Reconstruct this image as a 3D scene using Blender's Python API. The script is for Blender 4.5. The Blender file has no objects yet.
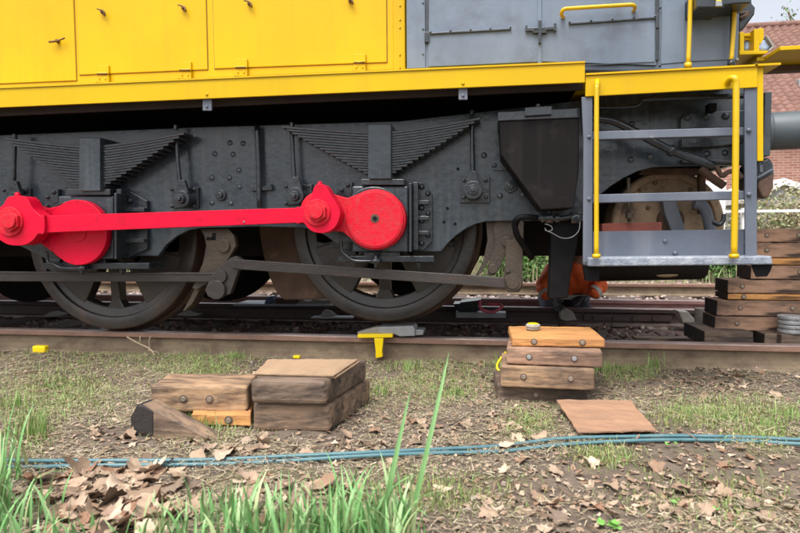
import bpy, math, random
import numpy as np
from mathutils import Vector, Matrix, noise as mnoise
random.seed(7); RNG = np.random.default_rng(7)
R = math.radians
# ------------------------------------------------------------------ camera
scene = bpy.context.scene
CAMZ = 0.75; YAW = R(9); PITCH = R(3.1); ROLL = R(0.4); FPX = 578.0
fw = Vector((-math.sin(YAW)*math.cos(PITCH), math.cos(YAW)*math.cos(PITCH), -math.sin(PITCH)))
r0 = Vector((math.cos(YAW), math.sin(YAW), 0)); u0 = r0.cross(fw)
rt = r0*math.cos(ROLL) - u0*math.sin(ROLL); up = r0*math.sin(ROLL) + u0*math.cos(ROLL)
camd = bpy.data.cameras.new('camera'); cam = bpy.data.objects.new('camera', camd)
scene.collection.objects.link(cam); scene.camera = cam
m3 = Matrix((rt, up, -fw)).transposed()
cam.matrix_world = Matrix.Translation((0, 0, CAMZ)) @ m3.to_4x4()
camd.sensor_width = 36; camd.lens = 36*FPX/800; camd.clip_start = 0.05; camd.clip_end = 500
camd.dof.use_dof = True; camd.dof.focus_distance = 3.0; camd.dof.aperture_fstop = 4.2
# ------------------------------------------------------------------ light
SUN_EL, SUN_AZ = 62, 200      # azimuth clockwise from +Y (track normal); sun behind the camera, to the left
w = bpy.data.worlds.new('World'); scene.world = w; w.use_nodes = True
nt = w.node_tree; nt.nodes.clear()
sky = nt.nodes.new('ShaderNodeTexSky'); sky.sky_type = 'NISHITA'; sky.sun_disc = False
sky.sun_elevation = R(SUN_EL); sky.sun_rotation = R(SUN_AZ); sky.dust_density = 4.0; sky.air_density = 0.7; sky.ozone_density = 0.6
bgn = nt.nodes.new('ShaderNodeBackground'); bgn.inputs[1].default_value = 0.15
hs = nt.nodes.new('ShaderNodeHueSaturation'); hs.inputs['Saturation'].default_value = 0.3; hs.inputs['Value'].default_value = 1.5   # thin high cloud
on = nt.nodes.new('ShaderNodeOutputWorld'); nt.links.new(sky.outputs[0], hs.inputs['Color']); # overcast sky: brighter overhead than at the horizon
wtc = nt.nodes.new('ShaderNodeTexCoord'); wsx = nt.nodes.new('ShaderNodeSeparateXYZ'); nt.links.new(wtc.outputs['Generated'], wsx.inputs[0])
wmr = nt.nodes.new('ShaderNodeMapRange'); wmr.inputs[1].default_value = 0.0; wmr.inputs[2].default_value = 1.0; wmr.inputs[3].default_value = 1.0; wmr.inputs[4].default_value = 2.35; nt.links.new(wsx.outputs[2], wmr.inputs[0])
wvm = nt.nodes.new('ShaderNodeVectorMath'); wvm.operation = 'SCALE'; nt.links.new(hs.outputs[0], wvm.inputs[0]); nt.links.new(wmr.outputs[0], wvm.inputs['Scale'])
nt.links.new(wvm.outputs[0], bgn.inputs[0]); nt.links.new(bgn.outputs[0], on.inputs[0])
sl = bpy.data.lights.new('sun', 'SUN'); sl.energy = 1.5; sl.angle = R(25); sl.color = (1, 0.95, 0.88)
so = bpy.data.objects.new('sun', sl); scene.collection.objects.link(so)
sd = Vector((math.sin(R(SUN_AZ))*math.cos(R(SUN_EL)), math.cos(R(SUN_AZ))*math.cos(R(SUN_EL)), math.sin(R(SUN_EL))))
so.rotation_euler = sd.to_track_quat('Z', 'Y').to_euler(); so.location = (0, 0, 20)
scene.view_settings.view_transform = 'Standard'; scene.view_settings.look = 'None'
scene.view_settings.exposure = -0.02; scene.view_settings.gamma = 1; scene.view_settings.use_curve_mapping = False
# ------------------------------------------------------------------ helpers
COL = scene.collection
def ray(px, py): return fw + rt*((px-400)/FPX) - up*((py-266.5)/FPX)
def P(px, py, Y):
    d = ray(px, py); t = Y/d.y
    return Vector((d.x*t, Y, CAMZ + d.z*t))
def G(px, py, z=0.0):
    d = ray(px, py); t = (z-CAMZ)/d.z
    return Vector((d.x*t, d.y*t, z))
def pxm(px, py, Y): return (P(px+1, py, Y)-P(px, py, Y)).length   # metres per photo pixel
# materials -----------------------------------------------------------
def mat(name, c1, c2=None, scale=6, rough=0.6, metal=0.0, bump=0.1, bscale=60, island=None, stretch=(1,1,1), contrast=(0.35,0.65), c3=None, s3=2.0, t3=(0.55,0.7), spec=0.5, streak=None, coat=0, edge=None, crack=None):
    m = bpy.data.materials.new(name); m.use_nodes = True; n = m.node_tree; N = n.nodes; L = n.links
    b = N['Principled BSDF']; b.inputs['Roughness'].default_value = rough; b.inputs['Metallic'].default_value = metal
    b.inputs['Specular IOR Level'].default_value = spec
    if coat: b.inputs['Coat Weight'].default_value = coat; b.inputs['Coat Roughness'].default_value = 0.25
    if c2 is None: c2 = tuple(x*0.8 for x in c1)
    tc = N.new('ShaderNodeTexCoord'); mp = N.new('ShaderNodeMapping'); mp.inputs['Scale'].default_value = stretch
    L.new(tc.outputs['Object'], mp.inputs[0])
    nz = N.new('ShaderNodeTexNoise'); nz.inputs['Scale'].default_value = scale; nz.inputs['Detail'].default_value = 8; nz.inputs['Roughness'].default_value = 0.62
    L.new(mp.outputs[0], nz.inputs['Vector'])
    mr = N.new('ShaderNodeMapRange'); mr.inputs[1].default_value = contrast[0]; mr.inputs[2].default_value = contrast[1]
    L.new(nz.outputs['Fac'], mr.inputs[0])
    mx = N.new('ShaderNodeMix'); mx.data_type = 'RGBA'; mx.inputs[6].default_value = (*c1, 1); mx.inputs[7].default_value = (*c2, 1)
    L.new(mr.outputs[0], mx.inputs[0]); out = mx.outputs[2]
    if c3:
        n3 = N.new('ShaderNodeTexNoise'); n3.inputs['Scale'].default_value = s3; n3.inputs['Detail'].default_value = 10; n3.inputs['Roughness'].default_value = 0.7
        L.new(mp.outputs[0], n3.inputs['Vector'])
        m2 = N.new('ShaderNodeMapRange'); m2.inputs[1].default_value = t3[0]; m2.inputs[2].default_value = t3[1]; L.new(n3.outputs['Fac'], m2.inputs[0])
        x3 = N.new('ShaderNodeMix'); x3.data_type = 'RGBA'; x3.inputs[7].default_value = (*c3, 1)
        L.new(m2.outputs[0], x3.inputs[0]); L.new(out, x3.inputs[6]); out = x3.outputs[2]
    if streak:      # vertical rain and grime streaks
        mps = N.new('ShaderNodeMapping'); mps.inputs['Scale'].default_value = (streak[1], streak[1], streak[1]*0.06); L.new(tc.outputs['Object'], mps.inputs[0])
        ns = N.new('ShaderNodeTexNoise'); ns.inputs['Scale'].default_value = 1; ns.inputs['Detail'].default_value = 5; L.new(mps.outputs[0], ns.inputs['Vector'])
        ms = N.new('ShaderNodeMapRange'); ms.inputs[1].default_value = 0.5; ms.inputs[2].default_value = 0.75; ms.inputs[4].default_value = streak[2]; L.new(ns.outputs['Fac'], ms.inputs[0])
        xs = N.new('ShaderNodeMix'); xs.data_type = 'RGBA'; xs.inputs[7].default_value = (*streak[0], 1)
        L.new(ms.outputs[0], xs.inputs[0]); L.new(out, xs.inputs[6]); out = xs.outputs[2]
    if island:
        g = N.new('ShaderNodeNewGeometry'); cr = N.new('ShaderNodeValToRGB'); cr.color_ramp.interpolation = 'LINEAR'
        els = cr.color_ramp.elements
        for i, c in enumerate(island):
            e = els[i] if i < 2 else els.new(0.5)
            e.position = i/(len(island)-1); e.color = (*c, 1)
        for i, e in enumerate(sorted(els, key=lambda e: e.position)): pass
        # rewrite in order, positions first
        for i in range(len(island)): els[i].position = i/(len(island)-1)
        for i, c in enumerate(island): els[i].color = (*c, 1)
        L.new(g.outputs['Random Per Island'], cr.inputs[0])
        xi = N.new('ShaderNodeMix'); xi.data_type = 'RGBA'; xi.blend_type = 'MULTIPLY'; xi.inputs[0].default_value = 1
        L.new(cr.outputs[0], xi.inputs[6]); L.new(out, xi.inputs[7]); out = xi.outputs[2]
    if crack:       # drying cracks along the grain
        mc = N.new('ShaderNodeMapping'); mc.inputs['Scale'].default_value = (2.2, 34, 34); L.new(tc.outputs['Object'], mc.inputs[0])
        nc = N.new('ShaderNodeTexNoise'); nc.inputs['Scale'].default_value = 1; nc.inputs['Detail'].default_value = 3; L.new(mc.outputs[0], nc.inputs['Vector'])
        m_a = N.new('ShaderNodeMapRange'); m_a.inputs[1].default_value = 0.66; m_a.inputs[2].default_value = 0.70; L.new(nc.outputs['Fac'], m_a.inputs[0])
        xc = N.new('ShaderNodeMix'); xc.data_type = 'RGBA'; xc.inputs[7].default_value = (*crack, 1); L.new(m_a.outputs[0], xc.inputs[0]); L.new(out, xc.inputs[6]); out = xc.outputs[2]
    if edge:        # worn or dirty edges, painted edge highlights: (colour, radius, amount)
        bv = N.new('ShaderNodeBevel'); bv.samples = 4; bv.inputs['Radius'].default_value = edge[1]; gg = N.new('ShaderNodeNewGeometry')
        dp = N.new('ShaderNodeVectorMath'); dp.operation = 'DOT_PRODUCT'; L.new(bv.outputs[0], dp.inputs[0]); L.new(gg.outputs['Normal'], dp.inputs[1])
        er = N.new('ShaderNodeMapRange'); er.inputs[1].default_value = 0.985; er.inputs[2].default_value = 0.85; L.new(dp.outputs['Value'], er.inputs[0])
        ne = N.new('ShaderNodeTexNoise'); ne.inputs['Scale'].default_value = 28; ne.inputs['Detail'].default_value = 6; L.new(tc.outputs['Object'], ne.inputs['Vector'])
        em = N.new('ShaderNodeMapRange'); em.inputs[1].default_value = 0.35; em.inputs[2].default_value = 0.65; em.inputs[4].default_value = edge[2]; L.new(ne.outputs['Fac'], em.inputs[0])
        mm = N.new('ShaderNodeMath'); mm.operation = 'MULTIPLY'; L.new(er.outputs[0], mm.inputs[0]); L.new(em.outputs[0], mm.inputs[1])
        xe = N.new('ShaderNodeMix'); xe.data_type = 'RGBA'; xe.inputs[7].default_value = (*edge[0], 1); L.new(mm.outputs[0], xe.inputs[0]); L.new(out, xe.inputs[6]); out = xe.outputs[2]
    L.new(out, b.inputs['Base Color'])
    if bump:
        nb = N.new('ShaderNodeTexNoise'); nb.inputs['Scale'].default_value = bscale; nb.inputs['Detail'].default_value = 6
        L.new(mp.outputs[0], nb.inputs['Vector'])
        bp = N.new('ShaderNodeBump'); bp.inputs['Strength'].default_value = bump; bp.inputs['Distance'].default_value = 0.01
        L.new(nb.outputs['Fac'], bp.inputs['Height']); L.new(bp.outputs[0], b.inputs['Normal'])
        rr = N.new('ShaderNodeMapRange'); rr.inputs[3].default_value = max(0.05, rough-0.12); rr.inputs[4].default_value = min(1, rough+0.12)
        L.new(nz.outputs['Fac'], rr.inputs[0]); L.new(rr.outputs[0], b.inputs['Roughness'])
    return m
M = {}
M['yellow'] = mat('yellow_paint', (0.6,0.395,0.002), (0.55,0.345,0.002), 1.6, 0.4, spec=.22, bump=0.2, bscale=5, streak=((0.5,0.27,0.02), 16, 0.2), c3=(0.38,0.2,0.03), s3=14, t3=(0.72,0.82), edge=((0.3,0.15,0.03),.004,.5))
M['yellow_rail'] = mat('yellow_handrail_paint', (0.62,0.41,0.002), (0.57,0.36,0.002), 8, 0.35, bump=0.03, c3=(0.35,0.18,0.03), s3=30, t3=(0.72,0.8))
M['frame'] = mat('frame_grey_paint', (0.026,0.039,0.05), (0.048,0.063,0.077), 5, 0.23, bump=0.16, bscale=30, c3=(0.022,0.027,0.031), s3=7, t3=(0.52,0.7), streak=((0.13,0.135,0.13), 30, 0.35), edge=((0.14,0.16,0.17),.005,.7), spec=.6)  # pale edge tint paints highlights along the plate edges
M['frame_dark'] = mat('dark_grey_paint', (0.013,0.018,0.023), (0.03,0.037,0.043), 9, 0.2, bump=0.15, bscale=40, c3=(0.014,0.013,0.012), s3=20, edge=((0.13,0.15,0.16),.004,.8), spec=.6)  # pale edge colour stands in for highlights on springs and fittings
M['cab'] = mat('cab_grey_paint', (0.115,0.15,0.205), (0.15,0.19,0.25), 3, 0.42, bump=0.06, bscale=15, c3=(0.08,0.095,0.125), s3=4, t3=(0.5,0.75), streak=((0.08,0.09,0.1), 9, 0.35))
M['step'] = mat('step_grey_paint', (0.085,0.103,0.138), (0.115,0.133,0.17), 4, 0.48, bump=0.06, c3=(0.3,0.3,0.31), s3=12, t3=(0.62,0.8), streak=((0.25,0.26,0.28), 9, 0.4))
M['step_worn'] = mat('worn_step_tread', (0.17,0.2,0.25), (0.33,0.36,0.4), 25, 0.5, bump=0.4, bscale=90)
M['red'] = mat('red_paint', (0.62,0.003,0.034), (0.56,0.004,0.028), 6, 0.36, spec=0.2, edge=((0.6,0.1,0.12),.004,.5), bump=0.16, bscale=24, c3=(0.4,0.006,0.02), s3=11, t3=(0.56,0.75))
M['red_worn'] = mat('red_paint_worn', (0.6,0.006,0.026), (0.5,0.03,0.04), 40, 0.5, spec=0.18, bump=0.2, bscale=80, c3=(0.45,0.2,0.2), s3=60, t3=(0.64,0.75))
M['wheel'] = mat('wheel_dark_metal', (0.027,0.024,0.022), (0.05,0.043,0.038), 6, 0.32, bump=0.15, bscale=50, c3=(0.11,0.06,0.04), s3=4, t3=(0.55,0.75))
M['tread'] = mat('wheel_tread_steel', (0.06,0.04,0.03), (0.09,0.055,0.04), 8, 0.38, metal=0.3, bump=0.1)
M['brake'] = mat('brake_gear_grime', (0.068,0.05,0.034), (0.04,0.03,0.022), 8, 0.55, bump=0.3, bscale=60, c3=(0.05,0.035,0.025), s3=12, t3=(0.52,0.7))
M['rodmetal'] = mat('greasy_bar_metal', (0.05,0.042,0.037), (0.032,0.027,0.025), 10, 0.35, bump=0.15, c3=(0.16,0.08,0.05), s3=5, t3=(0.6,0.75), stretch=(1,3,3))
M['rust'] = mat('rust_brown', (0.12,0.07,0.045), (0.075,0.045,0.032), 7, 0.8, bump=0.4, bscale=50, c3=(0.2,0.13,0.08), s3=5)
M['under'] = mat('underside_shade_black', (0.009,0.0075,0.007), (0.018,0.014,0.012), 5, 0.85, bump=0.2, spec=.2)  # near-black colour carries the shade beneath the locomotive
M['valance'] = mat('valance_brown_paint', (0.035,0.024,0.02), (0.05,0.036,0.03), 4, 0.6, bump=0.1)
M['sand'] = mat('sandbox_brown_black', (0.007,0.006,0.0064), (0.011,0.009,0.0095), 3, 0.6, spec=0.12, bump=0.06, c3=(0.022,0.018,0.018), s3=6, streak=((0.03,0.025,0.025), 16, 0.5))
M['black'] = mat('black_rubber', (0.006,0.006,0.007), (0.01,0.01,0.011), 8, 0.6, spec=0.1, bump=0.1)
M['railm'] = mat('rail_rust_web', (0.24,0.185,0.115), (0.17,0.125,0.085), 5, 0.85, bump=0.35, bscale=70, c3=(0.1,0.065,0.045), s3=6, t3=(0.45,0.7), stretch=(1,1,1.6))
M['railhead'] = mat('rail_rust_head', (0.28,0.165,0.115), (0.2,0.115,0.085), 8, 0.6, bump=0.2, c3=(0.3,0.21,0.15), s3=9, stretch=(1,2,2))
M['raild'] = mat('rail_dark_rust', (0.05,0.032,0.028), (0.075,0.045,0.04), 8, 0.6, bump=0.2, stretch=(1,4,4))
M['railpurp'] = mat('rail_purple_rust', (0.24,0.12,0.115), (0.32,0.19,0.17), 8, 0.6, bump=0.2, stretch=(1,4,4))
M['railtop'] = mat('rail_polished_head', (0.3,0.24,0.22), (0.2,0.14,0.12), 12, 0.4, metal=0.4, bump=0.05, stretch=(1,6,6))
M['steel'] = mat('bare_steel', (0.4,0.4,0.38), (0.3,0.3,0.29), 12, 0.45, metal=0.6, bump=0.1)
M['silver'] = mat('galvanised_steel', (0.32,0.33,0.33), (0.25,0.26,0.27), 14, 0.5, metal=0.3, bump=0.1)
M['yel2'] = mat('bright_yellow_plastic', (0.85,0.62,0.0), (0.8,0.56,0.0), 6, 0.4, bump=0.03, c3=(0.4,0.28,0.05), s3=30, t3=(0.66,0.8))
def wood(name, a, b, dark, st=(1,5,5)):
    return mat(name, a, b, 4, 0.78, bump=0.35, bscale=12, stretch=st, edge=(dark,.012,1.0), streak=(dark,14,.5), crack=tuple(x*.35 for x in dark), c3=dark, s3=3.4, t3=(0.44,0.6))
M['wood_orange'] = wood('wood_orange', (0.55,0.27,0.085), (0.47,0.22,0.07), (0.36,0.17,0.06))
M['wood_brown'] = wood('wood_brown', (0.38,0.225,0.145), (0.27,0.16,0.105), (0.12,0.075,0.052))
M['wood_tan'] = wood('wood_tan', (0.4,0.255,0.14), (0.27,0.17,0.1), (0.1,0.066,0.045))
M['wood_dark'] = wood('wood_dark', (0.18,0.125,0.085), (0.125,0.085,0.06), (0.05,0.036,0.028))
M['wood_grey'] = wood('wood_grey', (0.27,0.18,0.115), (0.18,0.12,0.08), (0.065,0.046,0.034))
M['wood_end'] = mat('wood_black_end', (0.018,0.014,0.013), (0.03,0.022,0.019), 14, 0.75, bump=0.35, stretch=(3,3,8))  # dark end grain, with the shade on the pile's ends painted in
M['ply'] = mat('plywood_sheet', (0.36,0.205,0.12), (0.25,0.145,0.09), 3, 0.85, bump=0.5, stretch=(1,5,1), c3=(0.25,0.15,0.1), s3=2)
M['ply2'] = mat('plywood_pale', (0.34,0.23,0.14), (0.27,0.18,0.11), 3, 0.8, bump=0.2, stretch=(5,1,1), c3=(0.17,0.11,0.07), s3=3)
M['bolt'] = mat('bolt_steel', (0.32,0.27,0.22), (0.22,0.17,0.13), 20, 0.5, metal=0.4, bump=0.1)
M['hose'] = mat('teal_hose', (0.05,0.135,0.16), (0.085,0.175,0.19), 15, 0.45, bump=0.1, c3=(0.16,0.2,0.19), s3=20, t3=(0.6,0.8))
M['glass'] = mat('lamp_glass', (0.25,0.4,0.7), (0.4,0.52,0.75), 4, 0.12, bump=0)
M['concrete'] = mat('concrete', (0.36,0.33,0.29), (0.26,0.24,0.21), 10, 0.85, bump=0.3)
# mesh builder --------------------------------------------------------
class MB:
    def __init__(s): s.v = []; s.f = []; s.sm = []; s.mi = []
    def add(s, vs, fs, smooth=False, mi=0):
        o = len(s.v); s.v += [tuple(v) for v in vs]
        s.f += [tuple(i+o for i in f) for f in fs]; s.sm += [smooth]*len(fs); s.mi += [mi]*len(fs); return s
    def box(s, x0, x1, y0, y1, z0, z1, mi=0, mx=None):
        vs = [Vector(v) for v in ((x0,y0,z0),(x1,y0,z0),(x1,y1,z0),(x0,y1,z0),(x0,y0,z1),(x1,y0,z1),(x1,y1,z1),(x0,y1,z1))]
        if mx: vs = [mx @ v for v in vs]
        return s.add(vs, [(0,3,2,1),(4,5,6,7),(0,1,5,4),(1,2,6,5),(2,3,7,6),(3,0,4,7)], mi=mi)
    def prism(s, pts, y0, y1, mi=0, smooth=False):
        """pts: (x,z) outline, extruded from y0 to y1"""
        a = sum(pts[i][0]*pts[(i+1) % len(pts)][1]-pts[(i+1) % len(pts)][0]*pts[i][1] for i in range(len(pts)))
        if a < 0: pts = pts[::-1]
        n = len(pts); vs = [(p[0], y0, p[1]) for p in pts] + [(p[0], y1, p[1]) for p in pts]
        s.add(vs, [tuple(range(n)), tuple(range(2*n-1, n-1, -1))], mi=mi)
        o = len(s.v)-2*n
        for i in range(n):
            j = (i+1) % n; s.f.append((o+i, o+n+i, o+n+j, o+j)); s.sm.append(smooth); s.mi.append(mi)
        return s
    def pp(s, pts, Y, d, mi=0, smooth=False):
        """outline read off at depth Y, thickness d going back"""
        q = [P(a, b, Y) for a, b in pts]
        return s.prism([(p.x, p.z) for p in q], Y, Y+d, mi, smooth)
    def cyl(s, a, b, r, r2=None, n=16, cap=True, mi=0):
        a = Vector(a); b = Vector(b); r2 = r if r2 is None else r2
        q = (b-a).to_track_quat('Z', 'Y'); vs = []
        for c, rr in ((a, r), (b, r2)):
            for i in range(n):
                t = 2*math.pi*(i+0.5)/n; vs.append(c + q @ Vector((rr*math.cos(t), rr*math.sin(t), 0)))
        s.add(vs, [(i, (i+1) % n, n+(i+1) % n, n+i) for i in range(n)], smooth=n > 7, mi=mi)
        if cap:
            o = len(s.v)-2*n; s.f += [tuple(o+i for i in range(n-1, -1, -1)), tuple(o+n+i for i in range(n))]; s.sm += [False]*2; s.mi += [mi]*2
        return s
    def tube(s, pts, r, n=10, mi=0, sub=4):
        pts = [Vector(p) for p in pts]
        if len(pts) > 2 and sub > 1:
            q = []
            for i in range(len(pts)-1):
                p0 = pts[max(0, i-1)]; p1 = pts[i]; p2 = pts[i+1]; p3 = pts[min(len(pts)-1, i+2)]
                for k in range(sub):
                    t = k/sub
                    q.append(0.5*((2*p1)+(p2-p0)*t+(2*p0-5*p1+4*p2-p3)*t*t+(3*p1-p0-3*p2+p3)*t**3))
            q.append(pts[-1]); pts = q
        vs = []; prev = None
        for i, p in enumerate(pts):
            t = (pts[min(i+1, len(pts)-1)]-pts[max(i-1, 0)]).normalized()
            if prev is None: prev = t.orthogonal().normalized()
            prev = (prev - t*prev.dot(t)).normalized(); b = t.cross(prev)
            rr = r[i*(len(r)-1)//max(1, len(pts)-1)] if isinstance(r, (list, tuple)) else r
            for k in range(n):
                a = 2*math.pi*k/n; vs.append(p + (prev*math.cos(a) + b*math.sin(a))*rr)
        fs = []
        for i in range(len(pts)-1):
            for k in range(n): fs.append((i*n+k, i*n+(k+1) % n, (i+1)*n+(k+1) % n, (i+1)*n+k))
        s.add(vs, fs, True, mi); o = len(s.v)-len(vs)
        s.f += [tuple(o+i for i in range(n-1, -1, -1)), tuple(o+(len(pts)-1)*n+i for i in range(n))]; s.sm += [False]*2; s.mi += [mi]*2
        return s
    def lathe(s, prof, c, n=64, mi=0):
        """profile of (radius, y) spun round the Y axis through c=(x,z); closed profile"""
        k = len(prof); vs = []
        for i in range(n):
            a = 2*math.pi*i/n
            for r, y in prof: vs.append((c[0]+r*math.cos(a), y, c[1]+r*math.sin(a)))
        fs = []
        for i in range(n):
            for j in range(k):
                a = i*k+j; b = i*k+(j+1) % k; c2 = ((i+1) % n)*k+(j+1) % k; d = ((i+1) % n)*k+j
                fs.append((a, d, c2, b))
        return s.add(vs, fs, False, mi)
    def bolt(s, px, py, Y, r=0.011, h=0.011, hexa=False):
        p = P(px, py, Y)
        if hexa: return s.cyl(p+Vector((0,0.002,0)), p-Vector((0,h,0)), r, r, 6)
        s.cyl(p+Vector((0,0.002,0)), p-Vector((0,h*0.6,0)), r, r*0.85, 10)
        return s.cyl(p-Vector((0,h*0.6,0)), p-Vector((0,h,0)), r*0.85, r*0.4, 10)
    def dome(s, p, r, h=None):
        h = h or r*.6; vs = []; fs = []; n = 14
        for k in range(5):
            a = math.pi/2*k/4
            for i in range(n): t = 2*math.pi*i/n; vs.append((p[0]+r*math.cos(a)*math.cos(t), p[1]-h*math.sin(a)+.001, p[2]+r*math.cos(a)*math.sin(t)))
        for k in range(4):
            for i in range(n): fs.append((k*n+i, k*n+(i+1)%n, (k+1)*n+(i+1)%n, (k+1)*n+i))
        return s.add(vs, fs, True)
    def build(s, name, m, parent=None, bevel=0, segs=2, loc=None, smooth_angle=None):
        me = bpy.data.meshes.new(name); me.from_pydata(s.v, [], s.f)
        me.polygons.foreach_set('use_smooth', s.sm); me.polygons.foreach_set('material_index', s.mi)
        for x in (m if isinstance(m, (list, tuple)) else [m]): me.materials.append(x)
        me.update(); o = bpy.data.objects.new(name, me); COL.objects.link(o)
        if loc is not None:
            me.transform(Matrix.Translation(-Vector(loc))); o.location = loc
        if parent is not None:
            o.parent = parent; o.matrix_parent_inverse = PINV(parent)
        if bevel:
            b = o.modifiers.new('bevel', 'BEVEL'); b.width = bevel; b.segments = segs; b.limit_method = 'ANGLE'; b.angle_limit = R(35)
            b.harden_normals = False
        return o
def wmat(o):
    m = Matrix.Translation(o.location) @ o.rotation_euler.to_matrix().to_4x4()
    return (wmat(o.parent) @ o.matrix_parent_inverse @ m) if o.parent else m
def PINV(o): return wmat(o).inverted()
def tag(o, label=None, cat=None, group=None, kind=None):
    if label: o['label'] = label
    if cat: o['category'] = cat
    if group: o['group'] = group
    if kind: o['kind'] = kind
    return o
def empty(name, loc, label=None, cat=None, group=None, kind=None):
    o = bpy.data.objects.new(name, None); COL.objects.link(o); o.location = loc; o.empty_display_size = 0.1
    return tag(o, label, cat, group, kind)
def add_np(name, v, f, m, smooth=True, mi=None):
    me = bpy.data.meshes.new(name); v = np.asarray(v, float).reshape(-1, 3); f = np.asarray(f, np.int32)
    k = f.shape[1]; me.vertices.add(len(v)); me.vertices.foreach_set('co', v.ravel())
    me.loops.add(f.size); me.loops.foreach_set('vertex_index', f.ravel())
    me.polygons.add(len(f)); me.polygons.foreach_set('loop_start', np.arange(0, f.size, k, dtype=np.int32)); me.polygons.foreach_set('loop_total', np.full(len(f), k, np.int32))
    me.polygons.foreach_set('use_smooth', np.full(len(f), smooth)); me.update(calc_edges=True)
    me.materials.append(m); o = bpy.data.objects.new(name, me); COL.objects.link(o); return o
def gh(x, y):   # ground height
    h = 0.012*mnoise.noise((x*2.3, y*2.3, 0.3)) + 0.008*mnoise.noise((x*7, y*7, 4.1)) + 0.005*mnoise.noise((x*19, y*19, 1.7))
    h += 0.03*max(0, min(1, (3.3-y)/2.5))*mnoise.noise((x*0.9, y*0.9, 9.2))
    h += 0.022*math.exp(-((y-3.2)/.13)**2)*(1 if y < 3.3 else .0)
    if y > 3.3: h -= 0.01
    if y > 8.2: h += min(0.9, (y-8.2)*0.12)
    return h
RT = 0.15       # rail top height

def bolts(name, pts, Y, r, h, m, parent, dome=False):
    """one small fitting of its own per point, all sharing one mesh"""
    first = None
    for x, y in pts:
        p = P(x, y, Y)
        if first is None:
            b = MB()
            if dome: b.dome((0,0,0), r, h)
            else: b.cyl((0,.002,0),(0,-h*.6,0),r,r*.85,10); b.cyl((0,-h*.6,0),(0,-h,0),r*.85,r*.4,10)
            o = b.build(name, M[m], None); first = o
        else: o = first.copy(); COL.objects.link(o)
        o.location = p; o.parent = parent; o.matrix_parent_inverse = PINV(parent)

def smooth_outline(pts, k=5):
    out = []; n = len(pts)
    for i in range(n):
        p0, p1, p2, p3 = [np.array(pts[(i+j) % n], float) for j in (-1, 0, 1, 2)]
        for q in range(k):
            t = q/k; v = 0.5*((2*p1)+(p2-p0)*t+(2*p0-5*p1+4*p2-p3)*t*t+(3*p1-p0-3*p2+p3)*t**3); out.append((float(v[0]), float(v[1])))
    return out
# ================================================================== SETTING
M['soil'] = mat('soil_and_litter', (0.075,0.055,0.04), (0.17,0.13,0.095), 11, 0.95, bump=1.0, bscale=110, c3=(0.13,0.13,0.055), s3=2.2, t3=(0.52,0.66))
M['ballast'] = mat('ballast_ground', (0.1,0.07,0.055), (0.2,0.145,0.115), 22, 0.95, bump=1.0, bscale=90)
def grid(name, x0, x1, nx, y0, y1, ny, m, kind='structure', zoff=0.0):
    xs = np.linspace(x0, x1, nx+1); ys = np.linspace(y0, y1, ny+1)
    v = [(x, y, gh(x, y)+zoff) for y in ys for x in xs]
    f = [(j*(nx+1)+i, j*(nx+1)+i+1, (j+1)*(nx+1)+i+1, (j+1)*(nx+1)+i) for j in range(ny) for i in range(nx)]
    return tag(add_np(name, v, f, m), kind=kind)
# one ground sheet, finer close to the camera
xs = np.unique(np.concatenate([np.linspace(-250,-6,16), np.linspace(-6,-3.6,24), np.linspace(-3.6,3,220), np.linspace(3,8,30), np.linspace(8,250,18)]))
ys = np.unique(np.concatenate([np.linspace(-40,0.8,12), np.linspace(0.8,3.4,110), np.linspace(3.4,9,70), np.linspace(9,20,20), np.linspace(20,300,14)]))
v = [(x, y, gh(x, y)) for y in ys for x in xs]; nx = len(xs)
f = [(j*nx+i, j*nx+i+1, (j+1)*nx+i+1, (j+1)*nx+i) for j in range(len(ys)-1) for i in range(nx-1)]
ground = tag(add_np('ground', v, f, M['soil']), kind='structure')
ground.data.materials.append(M['ballast'])
mi = [1 if (3.3 < (ys[j]+ys[j+1])/2 < 8.3) else 0 for j in range(len(ys)-1) for i in range(nx-1)]
ground.data.polygons.foreach_set('material_index', mi)
# ---- tracks
def rail(Y, name, mats, parent, top=RT, x0=-30, x1=30, dx=0.0, foot=False):
    b = MB(); h = top
    prof = [(-.0625,0),(.0625,0),(.0625,.011),(.012,.026),(.0085,.05),(.0085,.095),(.014,.103),(.034,.109),(.035,.136),(.03,.1415),(-.03,.1415),(-.035,.136),(-.034,.109),(-.014,.103),(-.0085,.095),(-.0085,.05),(-.012,.026),(-.0625,.011)]
    off = h-.1415; n = len(prof)
    vs = [(x0, Y+p[0]-dx*15, p[1]+off) for p in prof]+[(x1, Y+p[0]+dx*15, p[1]+off) for p in prof]
    for i in range(n):
        j = (i+1) % n; k = 0
        if i in (7,8,11,12): k = 1
        if i in (9,10): k = 2
        if foot and i in (1,2,16,17): k = 2  # pale head material on the foot, a painted highlight
        o = len(b.v); b.add([vs[i], vs[i+n], vs[j+n], vs[j]], [(0,1,2,3)], mi=k)
    b.add(vs[:n], [tuple(range(n))]); b.add(vs[n:], [tuple(range(n-1,-1,-1))])
    return b.build(name, mats, parent)
def sleepers(parent, y0, y1, xs_, m, z=-0.01):
    first = None
    for x in xs_:
        if first is None:
            b = MB(); b.box(-.13,.13,y0,y1,z-.12,z+.02); first = b.build('sleeper', m, parent, bevel=0.01); first.location.x = x; o = first
        else:
            o = first.copy(); COL.objects.link(o); o.location.x = x
            o.parent = parent
M['sleeper'] = mat('old_timber_sleeper', (0.09,0.065,0.05), (0.14,0.1,0.08), 5, 0.9, bump=0.5, stretch=(6,1,6))
tr = empty('railway_track', (0,0,0), kind='structure')
rail(3.36, 'rail', [M['railm'], M['railhead'], M['railtop']], tr)
rail(3.36+1.505, 'rail', [M['raild'], M['raild'], M['railtop']], tr, foot=True)
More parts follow.
